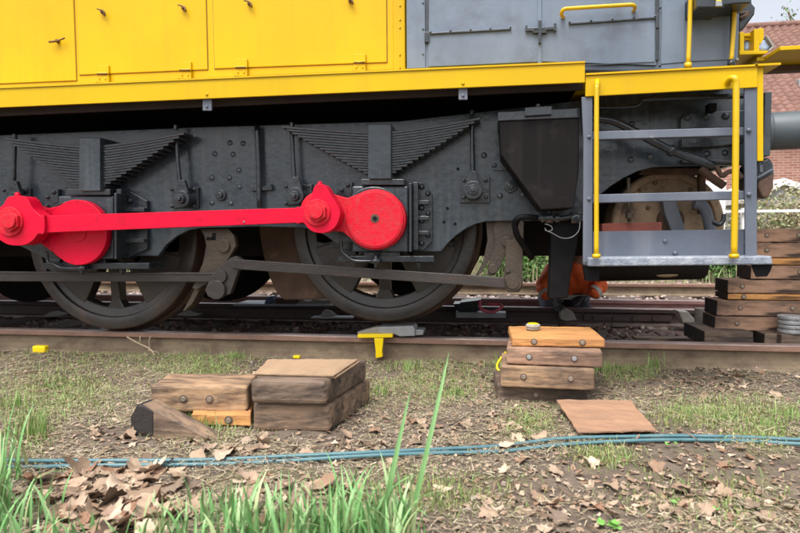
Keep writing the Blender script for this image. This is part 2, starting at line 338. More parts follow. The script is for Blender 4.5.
sleepers(tr, 2.95, 5.25, [-2.98+.62*i for i in range(-6, 16)], M['sleeper'], -.012)
# fishplate on the far rail
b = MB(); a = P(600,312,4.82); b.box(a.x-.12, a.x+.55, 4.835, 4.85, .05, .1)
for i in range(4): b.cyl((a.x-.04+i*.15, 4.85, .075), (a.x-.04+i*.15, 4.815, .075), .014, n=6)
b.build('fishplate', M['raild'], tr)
# clips holding the near rail
for px in (37,):
    g = G(px, 353)
tr2 = empty('railway_track', (0,0,0), kind='structure')
rail(5.42, 'rail', [M['railpurp'], M['railpurp'], M['railtop']], tr2, top=.16)
rail(7.05, 'rail', [M['railm'], M['railhead'], M['railhead']], tr2, top=.17)
sleepers(tr2, 5.0, 7.5, [-6.0+.62*i for i in range(0, 24)], M['sleeper'], .012)
# ================================================================== LOCOMOTIVE
loco = empty('shunting_locomotive', (-0.6, 4.1, RT), 'yellow and grey shunting locomotive with red coupling rods and its right wheel lifted', 'locomotive')
YB = 2.74      # outer edge of the footplate
YH = 3.12      # side of the yellow hood
YC = 3.00      # side of the cab
YF = 3.10      # outside frame plate
YR = 2.86      # front of the coupling rod
def px_rect(b, x0, y0, x1, y1, Y, d, mi=0): return b.pp([(x0,y0),(x1,y0),(x1,y1),(x0,y1)], Y, d, mi)
def line_y(xa, ya, xb, yb): return lambda x: ya+(yb-ya)*(x-xa)/(xb-xa)
# ---- running plate
beam_top = line_y(0,88.5,585,63); beam_bot = line_y(0,107.5,585,82.5)
b = MB(); b.pp([(-420,beam_top(-420)),(585,beam_top(585)),(585,beam_bot(585)),(-420,beam_bot(-420))], YB, .012)
fb = b.build('footplate_edge', M['yellow'], loco, bevel=.002)
b = MB(); L0 = P(-420,beam_top(-420)+.2,YB); L1 = P(585,beam_top(585)+.2,YB)
b.add([(L0.x,YB-.006,L0.z),(L1.x,YB-.006,L1.z),(L1.x,YB+.7,L1.z),(L0.x,YB+.7,L0.z),(L0.x,YB-.006,L0.z+.008),(L1.x,YB-.006,L1.z+.008),(L1.x,YB+.7,L1.z+.008),(L0.x,YB+.7,L0.z+.008)],
      [(0,3,2,1),(4,5,6,7),(0,1,5,4),(1,2,6,5),(2,3,7,6),(3,0,4,7)])
b.build('footplate', M['yellow'], loco)
# underside: inner longitudinal angle, dark shade sheet and cross webs
b = MB(); b.pp([(-420,beam_bot(-420)-4),(583,beam_bot(583)-4),(583,beam_bot(583)+7),(-420,beam_bot(-420)+9)], 2.83, .02)
b.pp([(-420,beam_bot(-420)-14),(583,beam_bot(583)-14),(583,beam_bot(583)-10),(-420,beam_bot(-420)-10)], 2.76, .1)
b.build('footplate_underside', M['valance'], loco)
b = MB(); b.pp([(-420,beam_bot(-420)-13),(583,beam_bot(583)-13),(745,76),(745,73),(583,beam_bot(583)-10),(-420,beam_bot(-420)-10)], 2.865, 2.2); b.build('deck_shade_sheet', M['under'], loco)  # added dark sheet, paints the deep shade under footplate and hood
for bx in (207,463):
    b = MB(); yy = beam_bot(bx); px_rect(b, bx-4.5, yy-1, bx+4.5, yy+12, YB+.016, .012); b.bolt(bx, yy+8, YB+.016, .008, .008)
    b.build('bracket', M['step'], loco, bevel=.002)
    b = MB(); b.bolt(bx, yy-4, YB, .008, .006); b.build('rivet', M['yellow'], loco)
# right end beam (cab side), set slightly back
YB2 = 2.75
b = MB(); b.pp([(585.5,76),(745,66.8),(757.5,66.8),(757.5,87.3),(745,88),(585.5,96.5)], YB2, .012); b.build('cab_footplate_edge', M['yellow'], loco, bevel=.002)
b = MB(); L0 = P(585.5,75.5,YB2); L1 = P(757,66.6,YB2)
XE = P(764,130,2.9).x
Le = P(780,65.3,YB2); b.box(L1.x-.01, Le.x, YB2-.008, YB2+.13, Le.z, Le.z+.009)
b.add([(L0.x,YB2-.008,L0.z),(L1.x,YB2-.008,L1.z),(L1.x,YB2+2.7,L1.z),(L0.x,YB2+2.7,L0.z),(L0.x,YB2-.008,L0.z+.008),(L1.x,YB2-.008,L1.z+.008),(L1.x,YB2+2.7,L1.z+.008),(L0.x,YB2+2.7,L0.z+.008)],
      [(0,3,2,1),(4,5,6,7),(0,1,5,4),(1,2,6,5),(2,3,7,6),(3,0,4,7)])
b.build('cab_footplate', M['yellow'], loco)
# ---- yellow hood
hb = line_y(0,89,400,71)
top_z = 2.9
def wallz(pts_px, Y, d, b, ztop):   # outline with px bottom edge and world top
    q = [P(a, c, Y) for a, c in pts_px]; return b.prism([(q[0].x, ztop), (q[0].x, q[0].z), (q[1].x, q[1].z), (q[1].x, ztop)], Y, Y+d)
b = MB(); wallz([(-420, hb(-420)),(395.5, hb(395.5))], YH, 1.96, b, top_z); hood = b.build('hood', M['yellow'], loco, bevel=.012)
b = MB(); wallz([(393.5,73),(405.5,72)], YH-.02, 2.0, b, top_z); hc = b.build('hood_corner_strip', M['yellow'], loco, bevel=.006)
bolts('rivet', [(400,p_) for p_ in (6,20,28,55,68)], YH-.02, .006, .005, 'yellow', hc)
M['latch'] = mat('brown_latch', (0.2,0.1,0.03), (0.1,0.05,0.02), 20, 0.6, metal=.3, bump=.1)
M['gap'] = mat('ochre_gap_line', (0.3,0.15,0.01), (0.18,0.09,0.02), 9, .7, bump=0)  # darker ochre outline around the hood doors
def hood_door(x0, x1, ya, yb, seam_top=-60):
    b = MB(); q = [P(x0,ya,YH), P(x1,yb,YH)]
    b.prism([(q[0].x, top_z-.1), (q[0].x, q[0].z), (q[1].x, q[1].z), (q[1].x, top_z-.1)], YH-.007, YH+.01)
    dd = b.build('hood_door', M['yellow'], loco, bevel=.003)
    b = MB(); e = .0038; z1_ = top_z-.09
    b.prism([(q[0].x-e, z1_), (q[0].x-e, q[0].z-e), (q[1].x+e, q[1].z-e), (q[1].x+e, z1_)], YH-.0015, YH+.004)
    b.build('door_gap', M['gap'], dd)
    return dd
def hinge(x, y, par):
    b = MB(); px_rect(b, x-6, y-9, x+6, y-1.5, YH-.019, .012); px_rect(b, x-6, y+.8, x+6, y+8, YH-.019, .019)
    p = P(x-6, y-.5, YH-.019); p2 = P(x+6, y-.7, YH-.019); b.cyl(p, p2, .0075, n=8)
    for dx in (-3,3): b.bolt(x+dx, y+4.5, YH-.019, .007, .006)
    b.build('hinge', M['yellow'], par, bevel=.0015)
    b = MB(); p = P(x-5.5, y-.3, YH-.021); p2 = P(x+5.5, y-.5, YH-.021); b.cyl(p, p2, .0065, n=8); px_rect(b, x-6.7, y+7.6, x+6.7, y+8.6, YH-.012, .01); b.build('hinge_pin', M['latch'], par)
def latch(x, y, par, long=False):
    b = MB(); p = P(x, y, YH-.02); b.cyl(p+Vector((0,.03,0)), p, .011, n=10); b.cyl(p, p-Vector((0,.012,0)), .006, n=6)
    if long: b.tube([P(x-8,y+1,YH-.03), P(x,y,YH-.03), P(x+8,y-3,YH-.03)], [.006,.005,.003], 6)
    else: b.tube([P(x-5,y-3,YH-.03), P(x+1,y-1,YH-.03), P(x+3,y+4,YH-.03)], [.004,.006,.004], 6)
    b.build('latch', M['latch'], par)
d0 = hood_door(-160, 77, 82+8.5, 80.8); latch(57, 41, d0, True)
d1 = hood_door(80, 208, 75.2, 69.8); hinge(102.5, 74.3, d1); hinge(185, 70.7, d1); latch(102, 12, d1); latch(183, 8, d1)
d2 = hood_door(215, 387, 69, 62.5); hinge(241, 68, d2); hinge(359.5, 63, d2); latch(249, 3.5, d2); latch(350, .5, d2)
# hood base angle, thin and rusty line
b = MB(); b.pp([(-420,hb(-420)-1),(398,hb(398)-1),(398,hb(398)+6),(-420,hb(-420)+6)], YH-.02, .02); b.build('hood_base_angle', M['yellow'], loco, bevel=.002)
# roof of hood, cab
cb = line_y(408,71,738,62)
b = MB(); wallz([(406.5, cb(406)+4),(737, cb(737)+8)], YC, 2.2, b, 3.6); cabw = b.build('cab_side', M['cab'], loco, bevel=.012)
def cpanel(x0, x1, ya, yb, zt, d=.008, name='cab_panel', m='cab'):
    b = MB(); q = [P(x0,ya,YC), P(x1,yb,YC)]
    b.prism([(q[0].x, zt), (q[0].x, q[0].z), (q[1].x, q[1].z), (q[1].x, zt)], YC-d, YC+.004); return b.build(name, M[m], loco if name == 'cab_door' else cabw, bevel=.002)
zt = 2.4
cpanel(407.5, 425.5, 69, 68.4, zt, .007)
bolts('rivet', [(423,p_) for p_ in (3,29,54)], YC-.007, .006, .006, 'cab', cabw)
zl = P(427,30,YC).z
dr = cpanel(428.5, 539, 67.5, 62.5, zt, .012, 'cab_door')
dr2 = cpanel(541, 655.5, 62.3, 56+10, zt, .012, 'cab_door')
b = MB(); b.pp([(425.5,-60),(428.5,-60),(428.5,40),(425.5,40)], YC-.016, .012); b.pp([(424.5,32),(429.5,32),(429.5,42),(424.5,42)], YC-.02, .02); b.build('hinge_strip', M['frame_dark'], cabw, bevel=.001)
def strip(x0,y0,x1,y1,par,n,t=1.6):
    b = MB(); b.pp([(x0,y0-t),(x1,y1-t),(x1,y1+t),(x0,y0+t)], YC-.022, .012)
    for i in range(n):
        f_ = (i+.03)/(n-.94); b.bolt(x0+(x1-x0)*f_, y0+(y1-y0)*f_-1.2, YC-.022, .006, .006)
    b.build('rivet_strip', M['frame_dark'], par, bevel=.001)
strip(430,33.5,511,29,dr,5,.8); strip(569,23.8,656,17.5,dr2,5,.8)
b = MB(); b.pp([(525.5,28),(556,26.5),(556,29.5),(525.5,31)], YC-.03, .014); px_rect(b,554,23,556.5,31,YC-.034,.018); px_rect(b,525.5,25,527.5,31,YC-.034,.018); px_rect(b,533,29,547,33,YC-.03,.02); px_rect(b,538.4,20,541.4,43,YC-.036,.02)
b.bolt(533,31,YC-.03,.006,.006); b.bolt(546,30,YC-.03,.006,.006); b.build('door_latch', M['frame_dark'], dr, bevel=.0015)
b = MB(); px_rect(b,537.6,-40,541.6,64,YC-.018,.008); b.build('door_joint_strip', M['cab'], cabw, bevel=.001)
b = MB(); YT = YC-.075
b.tube([P(564,18,YC), P(561.5,14.5,YC-.05), P(564,9.5,YT), P(574,8.3,YT), P(622,5.3,YT), P(632,5,YT), P(635,7.5,YC-.05), P(633,11.5,YC)], .009, 10, sub=6)
b.build('grab_rail', M['yellow_rail'], dr2)
b = MB(); px_rect(b,655.5,-60,659.5,60,YC-.02,.012); b.bolt(660,8,YC-.012,.007,.008); b.bolt(660,66,YC-.012,.007,.008); px_rect(b,656,14,659.5,28,YC-.028,.02); b.build('hinge_strip', M['frame_dark'], cabw, bevel=.002)
b = MB(); b.pp([(541,66.3),(655,61.5),(655,62.4),(541,67.2)], YC-.015, .006); b.build('panel_seam', M['frame_dark'], cabw)
cpanel(660.5, 684, 64.5, 62.5, zt, .004)
cpanel(686, 729, 62, 60, zt, .005); cpanel(730, 737, 61, 60.5, zt, .012, 'cab_corner_post')
b = MB(); b.pp([(697,-12),(751,-14),(751,3),(738,3.5),(724,5),(724,7.5),(697,7.5)], YC-.16, .2); gb = b.build('lamp_housing', M['frame_dark'], loco, bevel=.006)
b = MB(); px_rect(b,716,1,722,6,YC-.17,.02); b.build('label_plate', M['silver'], gb)
b = MB(); px_rect(b,716.6,-4,721.4,1,YC-.17,.02); b.build('yellow_plate', M['yel2'], gb)
def rail_tube(pts, r, name='handrail', m='yellow_rail', par=loco):
    b = MB(); b.tube(pts, r, 12, sub=5); return b.build(name, M[m], par)
rail_tube([P(691,-60,YC-.1), P(690.5,0,YC-.1), P(688,66,YC-.1)], .010); b = MB(); b.cyl(P(691,4,YC-.1),P(697,4.5,YC-.02),.008,n=8); b.build('handrail_bracket', M['yellow_rail'], loco); b = MB(); b.cyl(P(688,63,YC-.1),P(688,68,YC-.1),.016,n=10); b.build('handrail_bracket', M['yellow_rail'], loco)
rail_tube([P(736.5,-60,YC-.05), P(735,6,YC-.05), P(731,64,YC-.05)], .010); b = MB(); b.cyl(P(731,60,YC-.05),P(731,67,YC-.05),.016,n=10); b.build('handrail_bracket', M['frame_dark'], loco)
b = MB(); b.bolt(736,60.5,YC-.02,.01,.02); b.build('bolt', M['silver'], cabw)
# dark shape behind the cab corner
b = MB(); b.pp([(738,-40),(755,-40),(752,3),(756,7),(755,14),(744,29),(738,33)], 3.3, .5); b.build('cab_end_bracket', M['frame_dark'], loco, bevel=.01)
b = MB(); b.tube([P(740,19,3.28),P(748,14,3.28)], .01, 6); b.tube([P(740,14,3.28),P(749,12,3.28)],.007,6); b.build('copper_pipe', M['rust'], loco)
# front end: yellow lamp bracket and end platform
b = MB(); px_rect(b,740,32,744.3,53,3.2,.05); px_rect(b,754,29,759.5,52,3.2,.06); b.pp([(759,28),(764,28.5),(764,39),(761,44),(759,44)],3.2,.06); px_rect(b,744,37,755,40,3.25,.02); b.pp([(739.5,50.5),(769,50.5),(766,54),(739.5,55)],3.18,.2); px_rect(b,744,33,754,36.5,3.24,.03)
b.build('lamp_bracket', M['yellow'], loco, bevel=.003)
b = MB(); b.pp([(745,40),(767,39),(772.5,47),(768,50.5),(745,50.5)], 3.26, .14); lamp = b.build('end_lamp', M['glass'], loco, bevel=.012)
b = MB(); b.pp([(766,36),(768.5,36),(775,46),(770,51),(768,50.5),(772.5,46.5)], 3.24, .17); b.build('lamp_rim', M['silver'], lamp, bevel=.003)
e0 = P(746,57,3.1); e1 = P(778,45.5,3.05)
b = MB(); zt_ = P(778,47,3.05).z; b.box(P(757,47,3.2).x, 3.2, 3.2, 3.4, zt_-.02, zt_); b.box(P(778,47,3.06).x, 3.2, 3.04, 3.2, zt_-.02, zt_)
b.build('end_platform', M['yellow'], loco, bevel=.003)
b = MB(); b.box(P(762,62,3.3).x, 3.2, 3.3, 3.36, zt_-.05, zt_-.022); b.build('end_platform_beam', M['rust'], loco, bevel=.003)
# ---- main frame plate with wheel cut-outs
def arc(cx, cy, r, a0, a1, n=12, ry=None): return [(cx+r*math.cos(R(a0+(a1-a0)*i/n)), cy-(ry or r)*math.sin(R(a0+(a1-a0)*i/n))) for i in range(n+1)]
bot = [(-420,262),(-152,262),(-150,240),(-120,236),(0,236),(52,262),(60,262),(60,256),(141,256),(158,256),(166,245),(177,236),(189,230),(202,228),(240,227),(255,226.5),(302,227.5),(315,230.5),(326,236),(337,244),(348,252),
       (426,251.5),(441,251.5),(448,243),(456,235.5),(466,228.5),(476,223.8),(487,221.3),(513,221),(530,221),(540,221),(583,221),(592,203),(601,194),(611,186),(623,178.5),(637,171.5),(653,167.3),(680,166),(712,165.5),(745,165)]
b = MB(); b.pp([(-420,158),(0,135),(200,127),(400,121),(480,112),(583,100),(590,92),(745,78)]+bot[::-1], YF, .032); fr = b.build('frame_plate', M['frame'], loco, bevel=.004)
for x, y in ():
    pass
bolts('rivet', [(230,143),(243,143.5),(215,154),(233,154.5),(239,170.5),(212,178),(229.5,178),(239.5,187),(212,203),(231,203.5),(484,155.5),(500,196),(523,195),(504,128),(631,160),(650,157),(707,154),(725,153),(632,124)], YF, .0165, .009, 'frame', fr, True)
for x, y in [(221.5,195.5),(510.5,187)]:
    b = MB(); p = P(x,y,YF); b.cyl(p+Vector((0,.002,0)), p-Vector((0,.016,0)), .031, n=20); b.cyl(p-Vector((0,.016,0)), p-Vector((0,.028,0)), .017, n=16); b.build('plug', M['frame_dark'], fr, bevel=.004)
for x, y in [(458,169),(447.5,208.5),(444,222),(455,224)]:
    b = MB(); p = P(x,y,YF); b.cyl(p+Vector((0,.002,0)), p-Vector((0,.0015,0)), .0085, n=14); b.build('bolt_hole', M['black'], fr)
b = MB(); b.pp([(491,165),(495,160),(500,160),(508,170.5),(494,170.5)], YF-.012, .014); b.bolt(494.5,165.5,YF-.012,.014,.014); b.build('gusset', M['frame'], fr, bevel=.002)
# inner far frame, stretchers, dark belly
b = MB(); b.pp([(-420,100),(745,75),(745,160),(600,165),(520,222),(300,225),(100,230),(-420,235)], 3.14, .0)if False else None
fx0 = P(-420,170,3.1).x; fx1 = XE-.02
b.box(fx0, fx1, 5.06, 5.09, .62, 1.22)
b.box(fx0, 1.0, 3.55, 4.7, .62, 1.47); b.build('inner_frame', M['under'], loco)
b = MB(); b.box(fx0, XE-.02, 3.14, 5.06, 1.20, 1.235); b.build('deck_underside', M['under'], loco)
# vertical pipe on the frame with saddle
b = MB(); b.tube([P(257,126,YF-.035),P(258.5,160,YF-.035),P(259.5,208,YF-.035)], .015, 10); b.build('vertical_pipe', M['frame_dark'], loco)
b = MB(); b.pp([(250,185),(256,187),(263,187),(271,184),(272,190),(250,191)], YF-.03, .028); b.bolt(253,188,YF-.03,.006,.006); b.bolt(268,187,YF-.03,.006,.006); b.build('pipe_saddle', M['frame_dark'], loco, bevel=.002)
# ---- leaf springs
def spring(bx0, bx1, ytop, ybot, cl, yl, cr, yr, bt, bb, lf, rf, n=17):
    """bx: buckle edges; left and right tip pixels; lf/rf = hanger feet"""
    Yc = 2.98; root = None
    b = MB(); cx = (bx0+bx1)/2
    th = (ybot-ytop)/n
    for i in range(n):
        f_ = 1-(i/(n-.3))*.93
        yc0 = ytop+th*(i+.06); yc1 = ytop+th*(i+.93)
        for sx, tip, tipy in ((-1, cl, yl), (1, cr, yr)):
            Lx = abs(tip-cx); ex = cx+sx*Lx*max(f_, .08); q = 10; up_, lo = [], []
            for k in range(q+1):
                t = k/q; x = cx+(ex-cx)*t; r = abs(x-cx)/Lx; dy = (tipy-ytop)*(r**1.35)
                up_.append((x, yc0+dy)); lo.append((x, yc1+dy))
            b.pp(up_+lo[::-1], Yc+(.003 if i % 2 else 0), .1)
    sp = b.build('leaf_spring', M['frame_dark'], loco, bevel=.0014, segs=1)
    b = MB(); px_rect(b, bx0, bt, bx1, bb, Yc-.02, .14); b.build('spring_buckle', M['frame'], sp, bevel=.004)
    for (tx, ty), (fx, fy) in (((cl+11, yl+12), lf), ((cr-8, yr+8), rf)):
        b = MB(); b.tube([P(tx,ty-6,Yc+.05), P((tx+fx)/2,(ty+fy)/2,Yc+.05), P(fx,fy-8,Yc+.05)], [.011,.013,.014], 12); 
        b.cyl(P(tx,ty-15,Yc+.05), P(tx,ty-10,Yc+.05), .015, n=6)
        p = P(fx,fy,Yc+.02); b.cyl(p+Vector((0,.09,0)), p, .047, n=22); b.cyl(p, p-Vector((0,.02,0)), .026, n=18); b.cyl(p-Vector((0,.02,0)), p-Vector((0,.035,0)), .014, n=6)
        b.pp([(fx-7,fy-6),(fx-3,fy-19),(fx+3,fy-19),(fx+7,fy-6)], Yc+.035, .03)
        b.build('spring_hanger', M['frame_dark'], sp, bevel=.003)
        b = MB(); b.pp([(fx-13,fy-14),(fx+17,fy-14),(fx+17,fy+13),(fx-13,fy+13)] if fx > 400 else [(fx-9,fy-10),(fx+17,fy-12),(fx+17,fy+9),(fx-9,fy+9)], YF-.022, .024)
        for dx, dy in ((-9,-9),(13,-9),(13,8),(-9,8)): b.bolt(fx+dx, fy+dy-.5, YF-.022, .012, .012)
        b.build('spring_bracket', M['frame_dark'], sp, bevel=.004)
    return sp
spring(368,391,132,177,281,125.5,480,117,124,179,(295,196),(473,190))
spring(79,100,146,191,4,137,184,132,137.5,191,(13,200),(181,199))
# ---- axleboxes with their guides
def axlebox(cx, cy, x0, x1, y0, y1, gx0, gx1, gy0, gy1):
    Yb = 3.0
    b = MB(); px_rect(b, x0, y0, x1, y1, Yb, .2); ab = b.build('axlebox', M['frame'], loco, bevel=.008)
    b = MB(); px_rect(b, cx-15, y0-7, cx+28, y0-1, Yb-.015, .15); px_rect(b, x1+1, y0-3, x1+3.5, y1, Yb-.04, .2); b.build('axlebox_top', M['frame_dark'], ab, bevel=.003)
    b = MB(); h = gy1-gy0
    b.pp([(gx0,gy0+1),(gx0+10,gy0),(gx1,gy0+h*.17),(gx1,gy1-h*.13),(gx0+11,gy1),(gx0,gy1)], YF-.03, .032)
    b.pp([(gx0,gy0),(gx0+5,gy0),(gx0+5,gy1),(gx0,gy1)], YF-.09, .09)
    for f_ in (.27,.5,.72): px_rect(b, gx0, gy0+h*f_, gx1-3, gy0+h*f_+4, YF-.06, .06)
    hg = b.build('horn_guide', M['frame_dark'], loco, bevel=.003)
    bolts('bolt', [(gx0+dx, gy0+h*f_) for dx, f_ in ((9,.07),(15,.17),(9,.38),(15,.46),(9,.57),(15,.78),(9,.9))], YF-.03, .016, .016, 'frame_dark', hg)
    b = MB(); lx = x0-14
    b.pp([(lx,gy0+h*.1),(lx+14,gy0),(lx+14,gy1),(lx+6,gy1),(lx,gy1-h*.1)], YF-.03, .032)
    for dx, f_ in ((4,.12),(10,.05),(3,.25),(8,.6),(8,.75)): b.bolt(lx+dx, gy0+h*f_, YF-.03, .014, .015)
    b.build('horn_guide', M['frame_dark'], loco, bevel=.003)
    b = MB(); px_rect(b, x0-14, y1+4, gx1+2, y1+10, Yb+.0, .15); px_rect(b, x0+12, y1, x1-8, y1+5, Yb+.02,.12)
    p = P(gx0+6, y1+16, Yb+.05); q = P(gx0+6, y1+6, Yb+.05); b.cyl(p,q,.012,n=8); b.cyl(P(cx+0,y1+14,Yb+.05), P(cx,y1+6,Yb+.05), .010, n=8)
    p = P(gx0+6,y1+13,Yb+.05); b.cyl(p,P(gx0+6,y1+10,Yb+.05),.018,n=6)
    b.build('axlebox_keep', M['frame_dark'], loco, bevel=.003)
    b = MB(); yy = y1+9
    b.tube([P(x0-11,cy+22,Yb-.03), P(x0-10,cy+32,Yb-.03), P(x0-4,yy-4,Yb-.03), P(x0+4,yy,Yb-.03), P(cx,yy,Yb-.03)], .009, 9)
    b.cyl(P(cx,yy+7,Yb-.03), P(cx,yy-8,Yb-.03), .011, n=8); b.cyl(P(cx-5,yy,Yb-.03),P(cx+4,yy,Yb-.03),.016,n=8)
    b.build('oil_pipe', M['frame_dark'], loco)
axlebox(376,219,352,408,186,252,413,432,182,250)
axlebox(82,230,58,113,196,259,116,147,189,258)
# ---- wheels
def wheel(cx_px, cy_px, Y, rad, far=False, spoke0=0, mats=None):
    c = P(cx_px, cy_px, Y); R_ = rad
    root = MB(); s = -1 if far else 1
    y0 = Y; yy = lambda t: Y+t*s
    # tyre: outer face at Y, flange at the inner side
    b = MB(); prof = [(R_-.075,yy(0)),(R_-.006,yy(0)),(R_,yy(.008)),(R_+.006,yy(.095)),(R_+.028,yy(.108)),(R_+.028,yy(.122)),(R_+.012,yy(.135)),(R_-.075,yy(.135))]
    b.lathe(prof if not far else prof[::-1], (c.x,c.z), 96); ty = b.build('tyre', [M['wheel']], None, bevel=.003)
    for p_ in ty.data.polygons: p_.use_smooth = False
    ty.data.materials.append(M['tread'])
    for p_ in ty.data.polygons:
        if p_.index % 8 in (1,2,3,4,5): p_.material_index = 1
    loc = Vector((c.x, Y, c.z))
    w_ = empty('wheel', loc); w_.parent = loco; w_.matrix_parent_inverse = PINV(loco)
    ty.parent = w_; ty.matrix_parent_inverse = PINV(w_)
    for p_ in ty.data.polygons: p_.use_smooth = True
    b = MB(); prof = [(R_-.135,yy(.03)),(R_-.072,yy(.02)),(R_-.072,yy(.12)),(R_-.135,yy(.11))]; b.lathe(prof if not far else prof[::-1], (c.x,c.z), 72); b.build('rim', M['wheel'], w_, bevel=.008)
    b = MB(); prof = [(.001,yy(-.03)),(.12,yy(-.03)),(.15,yy(.0)),(.15,yy(.14)),(.001,yy(.14))]; b.lathe(prof if not far else prof[::-1], (c.x,c.z), 40); b.build('hub', M['wheel'], w_)
    n = 10
    for k in range(n):
        a = R(spoke0+360/n*k); b = MB(); ca, sa = math.cos(a), math.sin(a)
        pts = []
        for r_, wd, t0, t1 in ((.1,.045,.0,.11),(.28,.03,.02,.10),(R_-.18,.034,.03,.10),(R_-.11,.07,.03,.11)):
            pts.append([(c.x+r_*ca-wd*sa, yy(t0), c.z+r_*sa+wd*ca),(c.x+r_*ca+wd*sa, yy(t0), c.z+r_*sa-wd*ca),(c.x+r_*ca+wd*sa, yy(t1), c.z+r_*sa-wd*ca),(c.x+r_*ca-wd*sa, yy(t1), c.z+r_*sa+wd*ca)])
        vs = [v for q in pts for v in q]; fs = []
        for j in range(3):
            for i in range(4): fs.append((j*4+i, j*4+(i+1)%4, j*4+4+(i+1)%4, j*4+4+i))
        b.add(vs, fs); b.build('spoke', M['wheel'], w_, bevel=.01)
    for a0, a1, ri in ((15,75,.24),(195,243,.22),(297,345,.22)):
        b = MB(); n_ = 14; out = [(c.x+(R_-.11)*math.cos(R(a0+(a1-a0)*i/n_)), c.z+(R_-.11)*math.sin(R(a0+(a1-a0)*i/n_))) for i in range(n_+1)]
        inn = [(c.x+ri*math.cos(R(a1+(a0-a1)*i/n_)), c.z+ri*math.sin(R(a1+(a0-a1)*i/n_))) for i in range(n_+1)]
        b.prism(out+inn, min(yy(.025),yy(.105)), max(yy(.025),yy(.105))); b.build('balance_weight', M['wheel'], w_, bevel=.006)
    return w_, c
s_ = 1/pxm(384,228,3.29)
WR = 94*(P(384,228,3.29)-P(384,229,3.29)).length; print('WR', WR, 'bottom1', P(110,236.5,3.29).z-WR, 'bottom2', P(383,228,3.29).z-WR)
w2, c2 = wheel(383, 228, 3.29, WR, spoke0=-90)
w1, c1 = wheel(110.5, 237.5, 3.29, 92.5*(P(110,237,3.29)-P(110,238,3.29)).length, spoke0=-90)
w3, c3 = wheel(-152, 244, 3.29, WR, spoke0=-70)
# wheels of the far side and axles
for c in (c1, c2, c3):
    wf = empty('wheel', (c.x, 4.93, c.z)); wf.parent = loco; wf.matrix_parent_inverse = PINV(loco)
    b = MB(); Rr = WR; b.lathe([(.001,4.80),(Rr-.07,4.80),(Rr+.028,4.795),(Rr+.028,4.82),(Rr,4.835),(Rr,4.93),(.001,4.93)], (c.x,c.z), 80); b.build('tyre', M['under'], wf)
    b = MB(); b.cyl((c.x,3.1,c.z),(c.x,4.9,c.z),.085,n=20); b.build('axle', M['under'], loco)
# ---- brake gear
def disc(b, x, y, Y, rpx, d=.03, n=28):
    p = P(x,y,Y); r = rpx*pxm(x,y,Y); b.cyl(p+Vector((0,d,0)), p, r, n=n); return p
YK = 3.13
b = MB(); b.pp([(486,221),(500,221),(497,240),(492,256),(482,272),(473,281),(470,288),(474,280),(483,262),(487.5,240)], YK+.02, .1); b.build('brake_block', M['brake'], loco, bevel=.004)
b = MB(); b.pp([(496,218),(524,218),(519,232),(513,240),(507,252),(500,268),(495,275),(487,276),(489,262),(493,252),(495,240),(493,228)], YK, .035)
disc(b,507,242,YK-.012,5.5); disc(b,493,269,YK-.012,5); b.build('brake_hanger', M['brake'], loco, bevel=.004)
b = MB(); b.pp([(506,240),(513,240),(521,220),(524,222),(522.5,274),(523,285),(519,292),(508,292),(503,284),(505,270)], YK-.045, .03); disc(b,512.5,283,YK-.07,9.2,.05); disc(b,512.5,283,YK-.078,6.5,.02); disc(b,508,271,YK-.055,2.2); b.build('brake_lever', M['brake'], loco, bevel=.003)
b = MB(); b.pp([(200,229),(228,228),(234,236),(236,246),(222,270),(218,276),(206,284),(196,290),(192,288),(196,279),(203,262),(206,246),(204,236)], YK, .04)
disc(b,223,246,YK-.012,6.3); b.build('brake_hanger', M['brake'], loco, bevel=.004)
b = MB(); px_rect(b, 206, 237, 213, 240, YK-.003, .01); px_rect(b, 212, 233, 215.5, 240, YK-.003, .01); b.build('slot', M['black'], loco)
b = MB(); b.pp([(196,285),(203,284),(192,304),(186,310),(182,312),(190,298)], YK+.02, .1); b.build('brake_block', M['brake'], loco, bevel=.004)
b = MB(); b.pp([(205,290),(211,276),(230,258),(236,256),(241,259),(242,264),(238,272),(230,294),(220,297),(208,297)], YK-.05, .04); disc(b,215.5,290,YK-.075,9,.04); disc(b,234.5,263.5,YK-.072,5,.03); disc(b,220,276.5,YK-.068,6,.03); b.build('brake_lever', M['rodmetal'], loco, bevel=.003)
b = MB(); b.pp([(-300,270.5),(218,272.5),(219,282),(-300,280.5)], YK-.03, .02); b.pp([(-140,270.5),(218,272.7),(218,275),(-140,273)], YK-.034, .02); b.build('brake_pull_rod', M['rodmetal'], loco, bevel=.003)
b = MB(); b.pp([(234,259.5),(240,259.5),(504,277.5),(505,288),(240,269.5),(234,268)], YK-.1, .022); b.build('brake_pull_rod', M['rodmetal'], loco, bevel=.003)
# brown shield plate behind the second wheel
b = MB(); q = [(258,205),(259,232),(263,255),(269,277),(277,294),(284,300),(340,299),(330,270),(318,240),(312,205)]
b.pp(q, 3.45, .25); b.build('guard_plate', M['rust'], loco, bevel=.01)
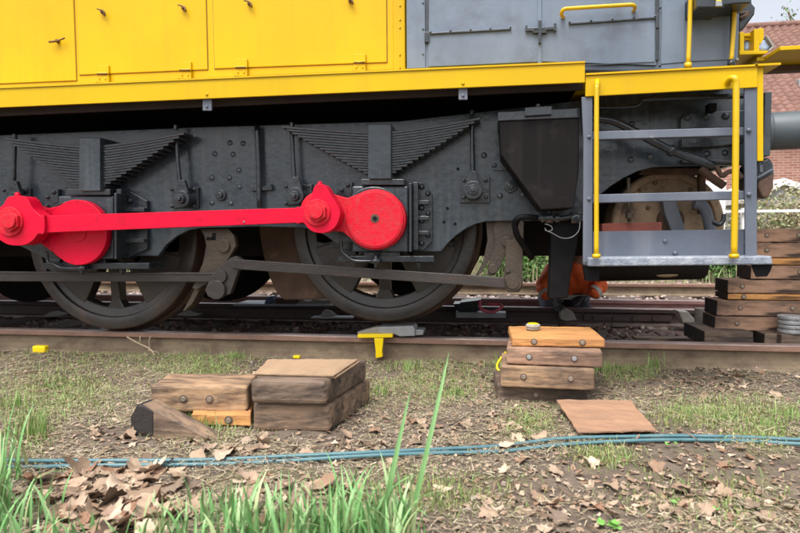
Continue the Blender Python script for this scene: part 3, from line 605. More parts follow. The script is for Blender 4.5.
# ---- red cranks and coupling rod
def circ(cx, cy, r, a0, a1, n=16): return [(cx+r*math.cos(R(a0+(a1-a0)*i/n)), cy+r*math.sin(R(a0+(a1-a0)*i/n))) for i in range(n+1)]
def crank(ax, ay, px_, py_, ra=31, rp=20, Y=2.93):
    # outline around axle boss and pin boss, image coords y down
    th = math.degrees(math.atan2(py_-ay, px_-ax)); pts = circ(ax, ay, ra, th+50, th+310, 34)
    d = math.hypot(px_-ax, py_-ay); ux, uy = (px_-ax)/d, (py_-ay)/d; nx_, ny_ = -uy, ux
    a_ = pts[-1]; m1 = (ax+ux*d*.55-nx_*17, ay+uy*d*.55-ny_*17); m2 = (ax+ux*d*.55+nx_*17, ay+uy*d*.55+ny_*17)
    pts += [m1] + circ(px_, py_, rp, th-100, th+100, 20) + [m2]
    b = MB(); b.pp(pts, Y, .10); return b
b = crank(375,219.5,320,211,30.5,20); cr2 = b.build('crank', M['red_worn'], loco, bevel=.006, segs=3)
b = MB(); disc(b,374.6,219.3,2.915,28.5,.05,48); disc(b,374.6,219.3,2.912,27,.05,48); b.build('crank_boss', M['red_worn'], cr2, bevel=.004)
b = MB(); disc(b,374.8,218.5,2.9105,4.4,.02,20); b.build('centre_hole', M['rust'], cr2); b = MB(); disc(b,374.8,218.5,2.9085,2.2,.02,16); b.build('centre_hole', M['black'], cr2)
b = crank(76,232,14,221,31,20, 2.96); cr1 = b.build('crank', M['red'], loco, bevel=.006, segs=3)
b = MB(); disc(b,77,232.5,2.945,29.5,.05,48); disc(b,77,232.5,2.94,9,.05,24); b.build('crank_boss', M['red'], cr1, bevel=.004)
b = crank(-195,246,-262,236,31,20, 2.96); b.build('crank', M['red'], loco, bevel=.006, segs=3)
b = MB(); disc(b,-195,246,2.94,29.5,.05,48); b.build('crank_boss', M['red'], loco)
for ax_, ay_ in ((78,231),(377,219.5)):
    b = MB(); c_ = P(ax_,ay_,3.07); b.cyl(c_, (c_.x,2.99 if ax_ < 100 else 2.975,c_.z), .17, n=40); b.build('axle_end', M['frame_dark'], loco, bevel=.006)
# rod: bar, boss, lug with oil cup
def rodend(cx, cy, r, sx):
    """boss with top lug; sx=-1 bar leaves to the left"""
    return circ(cx, cy, r, 0, 360, 40)[:-1]
b = MB(); top = line_y(36,216,304,207.5); bo = line_y(36,233,304,222.5)
b.pp([(36,top(36)),(304,top(304)),(304,bo(304)),(36,bo(36))], YR, .045)
b.pp(smooth_outline([(296,top(296)),(303,top(303)-.3),(310,199),(314,187.5),(317,184.5),(322,184),(326.5,187),(331,195),(336,203),(340,212),(338,222),(333,229),(324,233),(314,232),(308,228),(303,bo(303)),(296,bo(296))]), YR-.02, .085)
b.pp(smooth_outline([(-10,217),(-3,208),(2,207),(6,199.5),(10,196.5),(22,196),(28,200),(33,209),(41,top(41)),(44,top(44)),(44,bo(44)),(38,bo(38)+1),(33,240),(24,245),(10,245),(0,240),(-8,231)]), YR-.02, .085)
b.pp([(-8,top(-8)+2),(-8,bo(-8)+2),(-250,bo(-250)),(-250,top(-250))], YR, .045)
rod = b.build('coupling_rod', M['red'], loco, bevel=.006, segs=3)
b = MB(); b.cyl(P(320,186,YR+.02),P(320,181.5,YR+.02),.02,.008,n=14); b.build('oil_cup', M['red'], rod); b = MB(); b.cyl(P(18,197,YR+.02),P(17,192.5,YR+.02),.022,.01,n=14); b.build('oil_cup', M['red'], rod)
def pin(cx, cy):
    b = MB(); disc(b,cx,cy,YR-.03,13,.03,30); disc(b,cx,cy-.3,YR-.05,9.5,.04,6); disc(b,cx-1,cy-.6,YR-.062,6.5,.03,24); b.build('crank_pin', M['red_worn'], rod, bevel=.003)
pin(317,212.5); pin(9,221.5)
b = MB(); b.bolt(244,222,YR,.006,.006); b.build('split_pin', M['silver'], rod)
# ---- sandbox with its pipe
b = MB(); YS = 2.84
b.pp([(498.5,113),(579,109.5),(579,171),(573.5,208),(541,210),(501,155)], YS, .24)
sb = b.build('sandbox', M['sand'], loco, bevel=.006)
b = MB(); b.pp([(498,112),(579.6,108),(579.6,117.5),(498,121)], YS-.008, .255); b.build('sandbox_lid_edge', M['frame_dark'], sb, bevel=.003)
b = MB(); b.pp([(525,107.5),(552,106),(552,114.5),(525,116)], YS-.03, .2); b.cyl(P(538,104,YS+.03),P(538,108,YS+.03),.014,n=8); b.build('filler_cap', M['frame_dark'], sb, bevel=.003)
b = MB(); b.tube([P(537,218,YS+.12),P(527,217,YS+.1),P(519,218,YS+.1),P(515,223,YS+.12),P(517,235,YS+.15),P(524,246,YS+.2),P(532,258,YS+.25)], .016, 10); b.build('sand_hose', M['black'], sb)
b = MB(); b.tube([P(535,217.5,YS+.12),P(552,219,YS+.12),P(570,217,YS+.12),P(581,213,YS+.12)], .014, 10, sub=2)
for xx, rr, hh in ((543,.024,5),(549,.03,7),(557,.024,5),(575,.03,9)): b.cyl(P(xx-hh/2,218.5,YS+.12),P(xx+hh/2,218,YS+.12),rr,n=10)
b.cyl(P(549,219,YS+.12),P(549,209,YS+.12),.012,n=8); b.build('sand_valve', M['frame_dark'], sb, bevel=.002)
b = MB(); b.tube([P(545,230,YS+.1),P(552,233,YS+.1),P(562,238,YS+.1),P(572,237,YS+.1),P(579,230,YS+.1),P(580,218,YS+.1)], .0025, 5); b.tube([P(545,224,YS+.1),P(551,226,YS+.1),P(552,230,YS+.1),P(547,231,YS+.1),P(545,228,YS+.1)], .0025,5); b.build('wire_loop', M['silver'], sb)
b = MB(); b.pp([(551,222),(582,216),(576,252),(571,275),(568,298),(549,299),(551,250)], 3.0, .12); b.build('guard_iron', M['black'], loco, bevel=.006)
# ---- cab steps
YP = 2.76
b = MB(); b.pp([(581.5,97),(592.5,96.5),(592.5,262),(583,262),(583.5,140)], YP, .012); 
for py in (137,199): b.bolt(589, py, YP, .01, .01)
b.build('step_post', M['step'], loco, bevel=.002)
b = MB(); b.pp([(744.5,88),(757,87.5),(757,258.5),(745.5,258.5)], YP, .012)
for py in (130.5,194.5): b.bolt(748.5, py, YP, .012, .013)
b.build('step_post', M['step'], loco, bevel=.002)
b = MB(); b.pp([(757.2,67),(763.5,66),(763.5,161),(757.5,161)], YP, .02); b.build('end_post', M['yellow'], loco, bevel=.002)
b = MB(); b.box(XE, XE+.03, 2.9, 5.3, P(765,156,2.9).z, P(764,92,2.9).z); b.build('buffer_beam', M['frame'], loco, bevel=.004)
for a_, c_ in (((592.5,131.5,744.5,127,8.3),'step_bar'),((592.5,194.5,744.5,190.7,8.5),'step_bar')):
    b = MB(); b.pp([(a_[0],a_[1]),(a_[2],a_[3]),(a_[2],a_[3]+a_[4]),(a_[0],a_[1]+a_[4])], YP+.016, .045); b.build(c_, M['step'], loco, bevel=.003)
b = MB(); b.pp([(593,231.5),(744,229.3),(744,259),(593,259)], YP+.1, .01); b.bolt(665,241,YP+.1,.011,.01); b.bolt(675,253,YP+.1,.013,.012); b.build('step_riser', M['step'], loco, bevel=.002)
b = MB(); b.pp([(588,257.5),(772,256),(773,264.5),(588,266.5)], YP-.03, .16); td = b.build('step_tread', M['step_worn'], loco, bevel=.006)
b = MB(); b.pp([(752,265),(773,264.5),(770,272),(767,276.5),(757,277)], YP-.01, .012); b.build('step_bracket', M['black'], td)
b = MB(); b.pp([(584,266),(600,266),(599,281),(586,281)], YP+.02,.05); b.build('step_bracket', M['black'], td)
rail_tube([P(597.5,80,YP), P(597,86,YP-.05), P(596.6,95,YP-.06), P(596.4,180,YP-.06), P(596.4,257,YP-.06)], .0105)
rail_tube([P(727,84,YP), P(730.5,79,YP-.04), P(734.5,78.5,YP-.06), P(736,84,YP-.06), P(736,100,YP-.06), P(735.3,180,YP-.06), P(734,257,YP-.06)], .0135)
b = MB(); b.cyl(P(596.4,254,YP-.06),P(596.4,258,YP-.06),.018,n=12); b.build('handrail_bracket', M['yellow_rail'], loco); b = MB(); b.cyl(P(734,254,YP-.06),P(734,258,YP-.06),.02,n=12); b.build('handrail_bracket', M['yellow_rail'], loco)
# ---- things behind the steps
b = MB(); b.tube([P(585,108,2.95),P(632,106.5,2.95),P(641,102,2.95),P(650,99,2.95),P(745,96,2.95)], .012, 10); b.build('air_pipe', M['frame_dark'], loco)
b = MB(); px_rect(b,709.5,103,717,111,2.96,.06); b.build('pipe_clip', M['black'], loco, bevel=.002)
b = MB(); b.tube([P(590,118.5,2.94),P(610,120,2.94),P(630,129,2.94),P(672,151,2.94),P(714,166,2.94)], .019, 12, sub=3); b.cyl(P(669,149.5,2.94),P(674,152,2.94),.027,n=12); b.build('brake_pipe', M['frame_dark'], loco)
b = MB(); b.pp([(681,119),(685,113),(744,110),(744,127),(681,129)], YF-.035, .037)
for xx in (687.5,706.5,725.5): b.bolt(xx,117.5-(xx-687)*.03,YF-.035,.02,.018)
b.build('bolted_plate', M['frame'], loco, bevel=.004)
b = MB(); b.pp([(682,138),(744,136),(744,143),(722,146),(682,148)], YF-.05, .05); b.pp([(682,159),(744,160),(744,163),(682,163)], YF-.04,.04); b.build('stiffener', M['frame_dark'], loco, bevel=.004)
M['dusty'] = mat('dusty_brown_casing', (0.42,0.31,0.2), (0.25,0.18,0.12), 6, 0.75, bump=0.3, c3=(0.1,0.07,0.05), s3=7, t3=(0.5,0.65))
dc = P(667,224,3.34); dr_ = (P(667,224,3.34)-P(667,170,3.34)).length
b = MB(); b.lathe([(.001,3.36),(dr_-.05,3.36),(dr_-.045,3.335),(dr_-.012,3.33),(dr_,3.345),(dr_,3.85),(.001,3.85)], (dc.x,dc.z), 72); b.build('gear_casing', M['dusty'], loco, bevel=.006)
b = MB(); b.lathe([(.001,3.325),(.05,3.325),(.07,3.34),(.07,3.37),(.001,3.37)], (dc.x+.02,dc.z+.02), 28); b.build('casing_boss', M['rust'], loco, bevel=.004)
b = MB(); px_rect(b, 640,168,700,174,3.27,.06); px_rect(b, 700,168,706,214,3.28,.05); b.build('casing_frame', M['rust'], loco, bevel=.004)
bolts('bolt', [(640,190),(648,208),(690,190),(694,208),(655,183)], 3.358, .013, .012, 'dusty', loco)
b = MB(); b.box(P(600,170,3.5).x, P(712,170,3.5).x, 3.95, 4.0, P(640,262,3.5).z, P(640,160,3.5).z); b.build('stretcher_plate', M['under'], loco)
b = MB(); b.pp([(662,196),(674,194),(686,232),(672,232),(665,214)], 3.26, .06); b.build('grey_strap', M['step'], loco, bevel=.003)
b = MB(); b.pp(circ(690,232,31,-78,0,12)+[(712,232)]+circ(690,232,22,0,-78,12), 3.22, .12) if False else b.tube([P(694,203,3.25),P(702,206,3.25),P(707,215,3.25),P(711,235,3.25)], .028, 12); b.build('air_duct', M['step'], loco)
b = MB(); b.pp([(602,223.5),(662,222),(662,232),(602,232)], 3.1, .1); b.build('red_crossbeam', M['rust'], loco, bevel=.004)
M['redbrown'] = mat('red_brown_primer', (0.3,0.08,0.055), (0.2,0.06,0.045), 6, 0.7, bump=.1); bpy.context.scene.objects['red_crossbeam'].data.materials[0] = M['redbrown']
b = MB(); b.tube([P(628.5,178,3.08),P(629,222,3.08)], .009, 8); b.cyl(P(629,213,3.08),P(629,218,3.08),.018,n=6); b.build('tie_rod', M['brake'], loco)
b = MB(); b.tube([P(713,222,3.0),P(719,224.5,3.0),P(723,221,3.0),P(724,214,3.0)], .011, 8, sub=6); b.build('hook', M['frame_dark'], loco)
b = MB(); b.tube([P(716,166,3.0),P(722,176,3.0),P(728,172,3.0),P(736,172,3.0),P(742,178,3.0)], .012, 8); b.tube([P(700,168,3.1),P(712,178,3.1),P(724,186,3.1)],.02,8); b.build('coupling_hose', M['rust'], loco)
# air tank hung under the steps
b = MB(); ta = P(592,260,3.35); tb = P(708,260,3.35); b.cyl((ta.x,3.42,ta.z),(tb.x,3.42,ta.z+.015),.125,n=36); b.build('air_tank', M['under'], loco, bevel=.02)
# buffer and the hose coupling below it
b = MB(); p0 = P(768,130,2.95); rb = 21.5*pxm(768,130,2.95); b.cyl((p0.x,3.0,p0.z),(p0.x+.55,3.0,p0.z+.01),rb*.95,n=40); b.cyl((p0.x-.01,3.0,p0.z),(p0.x+.012,3.0,p0.z),rb*1.06,n=40)
b.cyl((p0.x+.55,3.0,p0.z+.01),(p0.x+.7,3.0,p0.z+.01),rb*.7,n=32); b.cyl((p0.x+.7,3.0,p0.z+.01),(p0.x+.75,3.0,p0.z+.01),rb*1.9,n=40)
M['buf'] = mat('buffer_grey', (0.065,0.085,0.1), (0.09,0.11,0.12), 4, 0.4, bump=.08); b.build('buffer', M['buf'], loco, bevel=.006)
b = MB(); b.pp([(758,161),(769,156),(774,163),(775.5,174),(774,186),(770,196),(766,199.5),(762,197),(757,186),(757,172)], 2.95, .22); hg_ = b.build('rail_guard_shell', M['frame_dark'], loco, bevel=.018, segs=3)
b = MB(); b.pp([(759,181),(774,173),(774,187),(769.5,196),(766,199),(762,196.5),(758,187)], 2.94, .05); b.build('guard_lining', M['rust'], hg_, bevel=.008)
b = MB(); b.pp([(757,177),(772,168.5),(773,170),(757,179)], 2.93, .02); px_rect(b,760,165,763,172,2.935,.02); b.build('pale_edge', M['step'], hg_)
# ---- stones of the ballast (stuff)
def stones(name, n, xr, yr, smin, smax, m, seed, dens=None, zadd=0):
    rg = np.random.default_rng(seed)
    base = np.array([(1,0,0),(-1,0,0),(0,1,0),(0,-1,0),(0,0,1),(0,0,-1)], float)
    fc = np.array([(0,2,4),(2,1,4),(1,3,4),(3,0,4),(2,0,5),(1,2,5),(3,1,5),(0,3,5)])
    # subdivided octahedron
    vs = base.tolist(); fs = []; mid = {}
    def md(a, b):
        k = (min(a,b), max(a,b))
        if k not in mid:
            p = np.array(vs[a])+np.array(vs[b]); p /= np.linalg.norm(p); vs.append(p.tolist()); mid[k] = len(vs)-1
        return mid[k]
    for a, b_, c in fc:
        x, y, z = md(a,b_), md(b_,c), md(c,a); fs += [(a,x,z),(x,b_,y),(z,y,c),(x,y,z)]
    vs = np.array(vs); fs = np.array(fs); V = []; F = []
    for i in range(n):
        x = rg.uniform(*xr); y = rg.uniform(*yr)
        if dens and rg.random() > dens(x, y): continue
        s = smin+(smax-smin)*rg.random()**2
        q = vs*rg.uniform(.6,1.0,(len(vs),1))*s*np.array([rg.uniform(.8,1.3), rg.uniform(.7,1.1), rg.uniform(.5,.8)])
        a = rg.uniform(0,6.28); c, s_ = math.cos(a), math.sin(a)
        q = q @ np.array([[c,s_,0],[-s_,c,0],[0,0,1]])
        V.append(q+np.array([x, y, gh(x,y)+s*.25+zadd])); F.append(fs+len(vs)*(len(V)-1))
    o = add_np(name, np.concatenate(V), np.concatenate(F), m, False); return tag(o, kind='stuff')
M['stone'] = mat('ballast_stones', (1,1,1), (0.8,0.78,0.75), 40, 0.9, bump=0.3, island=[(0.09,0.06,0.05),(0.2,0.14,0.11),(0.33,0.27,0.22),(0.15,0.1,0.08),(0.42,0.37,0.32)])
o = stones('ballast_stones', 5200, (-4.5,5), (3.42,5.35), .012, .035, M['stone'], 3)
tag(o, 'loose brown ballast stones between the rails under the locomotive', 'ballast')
M['stone2'] = mat('ballast_stones_painted_sunlit', (1,1,1), (0.8,0.78,0.75), 40, 0.9, bump=0.3, island=[(0.26,0.17,0.15),(0.42,0.32,0.28),(0.55,0.46,0.42),(0.33,0.22,0.19),(0.6,0.54,0.5)])  # lighter copy of the stones, open daylight put into the palette
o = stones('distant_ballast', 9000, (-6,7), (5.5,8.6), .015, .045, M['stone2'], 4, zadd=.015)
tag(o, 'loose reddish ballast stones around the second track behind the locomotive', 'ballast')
o = stones('gravel', 3200, (-3.4,3), (1.3,3.3), .004, .017, M['stone'], 5, dens=lambda x, y: 0.25+0.75*max(0, (y-2.6)/.7)*(1 if x < 0.4 else .5))
tag(o, 'small gravel scattered on the soil in front of the near rail', 'gravel')
# ---- blades, straw and leaves
def blades(name, pts, hs, ws, m, lean=0.5, seed=1, seg=4, flat=False, az=None):
    """curved tapering blades as strips; pts Nx3"""
    rg = np.random.default_rng(seed); n = len(pts); pts = np.asarray(pts)
    a = rg.uniform(0, 2*np.pi, n) if az is None else az+rg.normal(0, .5, n)
    d = np.stack([np.cos(a), np.sin(a), np.zeros(n)], 1); wdir = np.stack([-np.sin(a+rg.normal(0,.5,n)), np.cos(a), np.zeros(n)], 1)
    ln = np.abs(rg.normal(lean, lean*.5, n)); V = np.zeros((n, seg+1, 2, 3)); p = pts.copy(); ang = (np.pi/2-.12*ln) if not flat else np.full(n, .12)
    ang = np.broadcast_to(ang, (n,)).copy(); L = hs/seg
    tw = rg.normal(0, .25, n)
    for i in range(seg+1):
        t = i/seg; w = ws*(1-t**2.2)*.5+ .0002; V[:, i, 0] = p-wdir*w[:, None]; V[:, i, 1] = p+wdir*w[:, None]
        p = p + d*(np.cos(ang)*L)[:, None] + np.array([0,0,1])*(np.sin(ang)*L)[:, None]
        ang = ang - ln*(.25+t*.9)*(1.6/seg)
        if flat: ang = rg.normal(0, .12, n)
        aa = tw/seg; d = d*np.cos(aa)[:, None]+wdir*np.sin(aa)[:, None]
    F = []
    q = np.arange(seg)[None, :]*2 + (np.arange(n)*(seg+1)*2)[:, None]
    F = np.stack([q, q+1, q+3, q+2], -1).reshape(-1, 4)
    return tag(add_np(name, V.reshape(-1,3), F, m), kind='stuff')
def scatter_px(n, polys, rg, z=0.0, pw=None):
    """random ground points inside photo rectangles (x0,y0,x1,y1,weight)"""
    w = np.array([p[4] for p in polys], float); w /= w.sum(); out = []
    for i in range(n):
        k = rg.choice(len(polys), p=w); x0,y0,x1,y1,_ = polys[k]
        # gaussian-ish clump
        px = (x0+x1)/2+(x1-x0)/2*np.clip(rg.normal(0,.5),-1.3,1.3); py = (y0+y1)/2+(y1-y0)/2*np.clip(rg.normal(0,.5),-1.3,1.3)
        g = G(px, max(py, 352)); out.append((g.x, g.y, gh(g.x, g.y)+z))
    return np.array(out)
GRG = [(0.13,0.24,0.06),(0.2,0.32,0.08),(0.3,0.38,0.12),(0.16,0.28,0.08),(0.4,0.38,0.18)]
M['grass'] = mat('fresh_grass', (1,1,1), (0.85,0.9,0.8), 20, 0.5, bump=0, island=GRG)
M['tallgrass'] = mat('tall_grass_blades', (1,1,1), (0.85,0.92,0.85), 20, 0.42, bump=0, island=[(0.17,0.36,0.12),(0.24,0.45,0.17),(0.13,0.3,0.09),(0.34,0.5,0.24),(0.45,0.42,0.22)])
M['straw'] = mat('dry_straw', (1,1,1), (0.85,0.85,0.8), 20, 0.8, bump=0, island=[(0.24,0.18,0.12),(0.42,0.34,0.24),(0.56,0.48,0.35),(0.15,0.11,0.08),(0.36,0.33,0.18),(0.48,0.42,0.3)])
M['moss'] = mat('moss', (1,1,1), (0.8,0.8,0.8), 20, 0.9, bump=0, island=[(0.19,0.22,0.07),(0.33,0.32,0.12),(0.25,0.27,0.1),(0.4,0.36,0.17)])
for m_ in ('grass','tallgrass'):
    m = M[m_]; pb = m.node_tree.nodes['Principled BSDF']
    pb.inputs['Subsurface Weight'].default_value = 0.0
rg = np.random.default_rng(21)
patch = [(480,352,800,372,2.5),(0,352,250,372,1.8),(0,365,130,420,4),(150,352,250,385,3),(355,355,500,405,3.5),(600,362,660,385,1.6),(640,395,800,432,3),(500,405,560,440,1),(150,405,260,450,1.2),(720,425,800,450,.8),(0,395,60,460,1.5),(330,470,520,520,1),(480,350,520,372,1),(560,440,640,470,.6),(620,470,800,530,.7),(0,352,800,362,1.0)]
p = scatter_px(22000, patch, rg)
blades('short_grass', p, .006+.036*rg.random(len(p))**2.4, rg.uniform(.0014,.003,len(p)), M['grass'], 1.5, 31)
tag(bpy.context.scene.objects['short_grass'], 'patches of short fresh green grass on the soil before the rail', 'grass')
p = scatter_px(26000, patch, rg)
o = blades('moss', p, rg.uniform(.004,.02,len(p)), rg.uniform(.002,.005,len(p)), M['moss'], 1.2, 32, seg=2); tag(o, 'low yellowish moss covering parts of the trackside soil', 'moss')
# little tufts
pts = []; hh = []
tufts = [(175,432,40,.07),(205,430,30,.06),(520,350,26,.10),(480,362,24,.09),(500,372,20,.07),(655,372,28,.09),(600,375,40,.07),(200,358,60,.05),(235,362,50,.05),(410,372,50,.05),(455,395,50,.045),(690,412,40,.03),(720,420,30,.035),(790,420,40,.06),(770,428,30,.045),(30,440,40,.11),(420,362,50,.04),(12,410,40,.08),(380,395,40,.05)]
for px, py, k, h in tufts:
    g = G(px, py)
    for i in range(k*2):
        x = g.x+rg.normal(0,.035); y = g.y+rg.normal(0,.03); pts.append((x,y,gh(x,y))); hh.append(h*rg.uniform(.5,1.2))
o = blades('grass_tufts', pts, np.array(hh), rg.uniform(.002,.0045,len(pts)), M['grass'], .55, 33, seg=5); tag(o, 'scattered tufts of green grass along the rail and by the timber blocks', 'grass')
# the tall grass close to the camera
pts = []; hh = []; ww = []
for px, py, k, h, sx in [(300,545,70,.15,.10),(350,550,60,.19,.07),(250,540,40,.13,.10),(395,552,36,.21,.03),(190,545,30,.12,.08),(130,545,30,.09,.08),(0,520,70,.2,.06),(-15,480,60,.22,.07),(-30,560,40,.27,.06),(45,545,40,.10,.06),(330,520,26,.12,.09),(210,520,18,.12,.08)]:
    g = G(px, py)
    for i in range(int(k*(1.9 if 200 < px < 410 else 1.25))):
        x = g.x+rg.normal(0,sx); y = g.y+rg.normal(0,.04); pts.append((x,y,gh(x,y)-.01)); hh.append(h*(.35+.85*rg.random()**1.3)); ww.append(rg.uniform(.006,.0125))
o = blades('tall_grass', pts, np.array(hh), np.array(ww), M['tallgrass'], .75, 34, seg=10); tag(o, 'tall bright green grass blades rising in the left foreground', 'grass')
# two single long stalks
b = MB()
def blade(b, pts, w, n=14):
    pts = [Vector(p_) for p_ in pts]; vs = []
    for i in range(n+1):
        t = i/n; c = (1-t)**2*pts[0]+2*t*(1-t)*pts[1]+t*t*pts[2]; ww = w*(1-t**3)*.5+.0004; dv = Vector((.96,.28,0))
        vs += [c-dv*ww, c+Vector((0,.002,0)), c+dv*ww]
    b.add(vs, [(3*i+k,3*i+k+1,3*i+k+4,3*i+k+3) for i in range(n) for k in (0,1)], True)
Yg = 1.34
blade(b, [P(405,545,Yg), P(432,430,Yg), P(449,352,Yg+.1)], .013)
t1 = b.build('long_grass_blade', M['tallgrass']); tag(t1, 'tallest grass blade, standing alone in front of the middle of the near rail', 'grass blade', 'single long grass blades')
b = MB(); blade(b, [P(378,545,Yg), P(392,470,Yg), P(411,388,Yg+.06)], .014)
t1 = b.build('long_grass_blade', M['tallgrass']); tag(t1, 'second tallest grass blade, leaning right beside the tallest one', 'grass blade', 'single long grass blades')
# straw litter
p = np.stack([rg.uniform(-3.4,4.0,125000), 1.15+2.15*rg.random(125000)**1.0, np.zeros(125000)], 1)
p[:,2] = [gh(a,b_) for a,b_ in p[:,:2]]; p[:,2] += rg.uniform(.0,.016,len(p))
keep = np.array([mnoise.noise((a*1.9+3, b_*3.1, .5))+.35*mnoise.noise((a*6, b_*8, 2.5)) > -.2+.3*rg.random()-.16 for a, b_ in p[:,:2]]); p = p[keep]
o = blades('straw_litter', p, rg.uniform(.012,.06,len(p))*(.6+.4*(rg.random(len(p))<.3)), rg.uniform(.001,.0032,len(p)), M['straw'], .3, 35, seg=3, flat=True); tag(o, 'dry straw and stalks lying over the bare soil', 'straw')
# fallen leaves: lobed, curled
M['leaf'] = mat('dead_leaves', (1,1,1), (0.72,0.68,0.66), 25, 0.75, bump=0.25, bscale=60, island=[(0.17,0.115,0.075),(0.32,0.225,0.15),(0.42,0.315,0.22),(0.1,0.068,0.045),(0.58,0.46,0.34),(0.3,0.2,0.13),(0.24,0.13,0.075),(0.36,0.27,0.2)])
def leaf_shape(rg, lobed):
    """rings of a leaf outline, unit size, fan of 4 rings x n for curling"""
    n = 30; out = []
    for i in range(n):
        a = 2*math.pi*i/n
        r = (1.0+.03*math.cos(a*15) if not lobed else (.72+.34*abs(math.cos(a*2.5))**1.2+.05*math.cos(a*15)+.05*math.cos(a*6+1)))*(0.62+.38*abs(math.cos(a/2))**.8)
        out.append((r*math.cos(a)*1.05+.1, r*math.sin(a)*(.62 if not lobed else .85)))
    return out
def leaves(name, pts, sizes, m, seed, curl=1.0, lift=.006, pile=0):
    rg = np.random.default_rng(seed); V = []; F = []; base = [leaf_shape(rg, True), leaf_shape(rg, False)]
    nv = 0
    for (x, y, z), s in zip(pts, sizes):
        ol = base[0 if rg.random() < .65 else 1]; n = len(ol); k = 3
        c1, c2 = rg.normal(0, .55*curl, 2); c3 = rg.normal(0, .3*curl); ph = rg.uniform(0, 6.28)
        vs = [(0,0,0)]
        jit = rg.uniform(.86,1.08,n)
        for q in range(1, k+1):
            for i, (a, b_) in enumerate(ol):
                u = a*q/k*jit[i]; v_ = b_*q/k*jit[i]; r2 = u*u+v_*v_
                zz = c1*v_*v_+c2*u*u*.7+c3*u*v_+.16*curl*r2*math.sin(3*math.atan2(v_,u)+ph)+.06*curl*math.sin(6*u+ph)*math.sin(5*v_+ph*2)+abs(v_)*.15
                vs.append((u, v_, zz))
        vs = np.array(vs); 
        rx, ry = rg.normal(0,.26*curl,2); rz = rg.uniform(0, 6.28)
        Mx = np.array(Matrix.Rotation(rz,3,'Z') @ Matrix.Rotation(rx,3,'X') @ Matrix.Rotation(ry,3,'Y'))
        vs = (vs @ Mx.T)*s; vs[:,2] -= np.percentile(vs[:,2], 15)
        vs += np.array([x, y, z+lift*rg.random()+pile*rg.random()])
        fs = []
        for i in range(n):
            j = (i+1) % n; fs.append((nv, nv+1+i, nv+1+j, nv+1+j))
            for q in range(k-1): o_ = nv+1+q*n; fs.append((o_+i, o_+n+i, o_+n+j, o_+j))
        V.append(vs); F += fs; nv += len(vs)
    me = bpy.data.meshes.new(name); V = np.concatenate(V)
    me.from_pydata(V.tolist(), [], [f if f[2] != f[3] else f[:3] for f in F]); me.polygons.foreach_set('use_smooth', [True]*len(me.polygons))
    me.materials.append(m); o = bpy.data.objects.new(name, me); COL.objects.link(o); return tag(o, kind='stuff')
p = scatter_px(300, [(30,470,130,533,3),(80,462,180,510,3),(60,490,200,545,2.5),(185,440,255,462,.9),(200,470,330,520,1.3),(230,490,420,540,1)], rg)
o = leaves('leaf_pile', p, np.minimum(.058,.012+.015*rg.gamma(1.7,.8,len(p))), M['leaf'], 41, .8, .006, .012); tag(o, 'heap of large curled brown leaves in the left foreground', 'leaves')
p = scatter_px(900, [(640,368,800,398,3),(420,365,500,400,1.5),(600,470,800,533,2.5),(430,460,640,533,2),(480,395,560,450,1),(80,430,180,445,.6),(360,400,500,460,1),(250,432,420,470,1),(650,440,800,480,1),(0,352,640,364,1)], rg)
o = leaves('fallen_leaves', p, np.minimum(.036,.006+.0075*rg.gamma(1.5,.8,len(p))), M['leaf'], 42, .8, .006, .006); tag(o, 'scattered dead brown leaves on the soil along the rail', 'leaves')
p = np.stack([rg.uniform(-3.4,4.2,11500), rg.uniform(1.15,3.25,11500), np.zeros(11500)], 1); p[:,2] = [gh(a,b_)+.002 for a,b_ in p[:,:2]]
o = leaves('leaf_litter', p, rg.uniform(.004,.014,len(p)), M['leaf'], 43, .6, .004); tag(o, 'fine crumbled leaf litter covering the trackside soil', 'leaf litter')
p = np.stack([rg.uniform(-2.6,2.6,1100), rg.uniform(3.45,4.75,1100), np.zeros(1100)], 1); p[:,2] = [gh(a,b_)+.015 for a,b_ in p[:,:2]]
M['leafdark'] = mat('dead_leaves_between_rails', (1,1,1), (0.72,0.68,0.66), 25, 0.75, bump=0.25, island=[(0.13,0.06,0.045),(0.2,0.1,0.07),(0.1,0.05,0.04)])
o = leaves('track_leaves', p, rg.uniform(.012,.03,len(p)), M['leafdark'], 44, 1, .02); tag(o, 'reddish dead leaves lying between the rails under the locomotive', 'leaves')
# big separate leaves that catch the eye
def one_leaf(px, py, s, rz, label, tilt=.3, dz=.01):
    g = G(px, py); rgl = int(px*7+py)
    o = leaves('fallen_leaf', [(0,0,0)], [s], M['leaf'], rgl, .7, .0); del o['kind']; o.location = (g.x, g.y, gh(g.x,g.y)+dz)
    tag(o, label, 'leaf', 'single large leaves')
one_leaf(505,450,.035,0,'large pale brown leaf lying across the teal hoses in front of the middle timber stack', dz=.02)
one_leaf(292,300+152,.035,0,'pale brown leaf lying just behind the teal hoses below the left timber blocks')
one_leaf(590,465,.03,0,'pale brown leaf on bare soil right of centre, below the plywood sheet')
# small weeds
M['weed'] = mat('green_weed_leaf', (0.13,0.32,0.06), (0.2,0.4,0.09), 15, 0.5, bump=0.1)
def weed(px, py, s, n, label):
    g = G(px, py); rgw = np.random.default_rng(int(px)); o = leaves('weed', [(rgw.normal(0,s*.8), rgw.normal(0,s*.8), .01) for _ in range(n)], [s*rgw.uniform(.6,1) for _ in range(n)], M['weed'], int(px), .5)
    del o['kind']; o.location = (g.x, g.y, gh(g.x,g.y)+.004); tag(o, label, 'plant', 'small green weeds')
weed(605,527,.022,5,'small green weed at the bottom edge of the picture right of centre')
weed(672,448,.015,2,'single green leaf lying just below the teal hoses on the right')
weed(674,508,.017,2,'small oval green leaf at the lower right, left of the dark twig')
weed(715,510,.013,3,'tiny green weed at the lower right, right of the oval leaf')
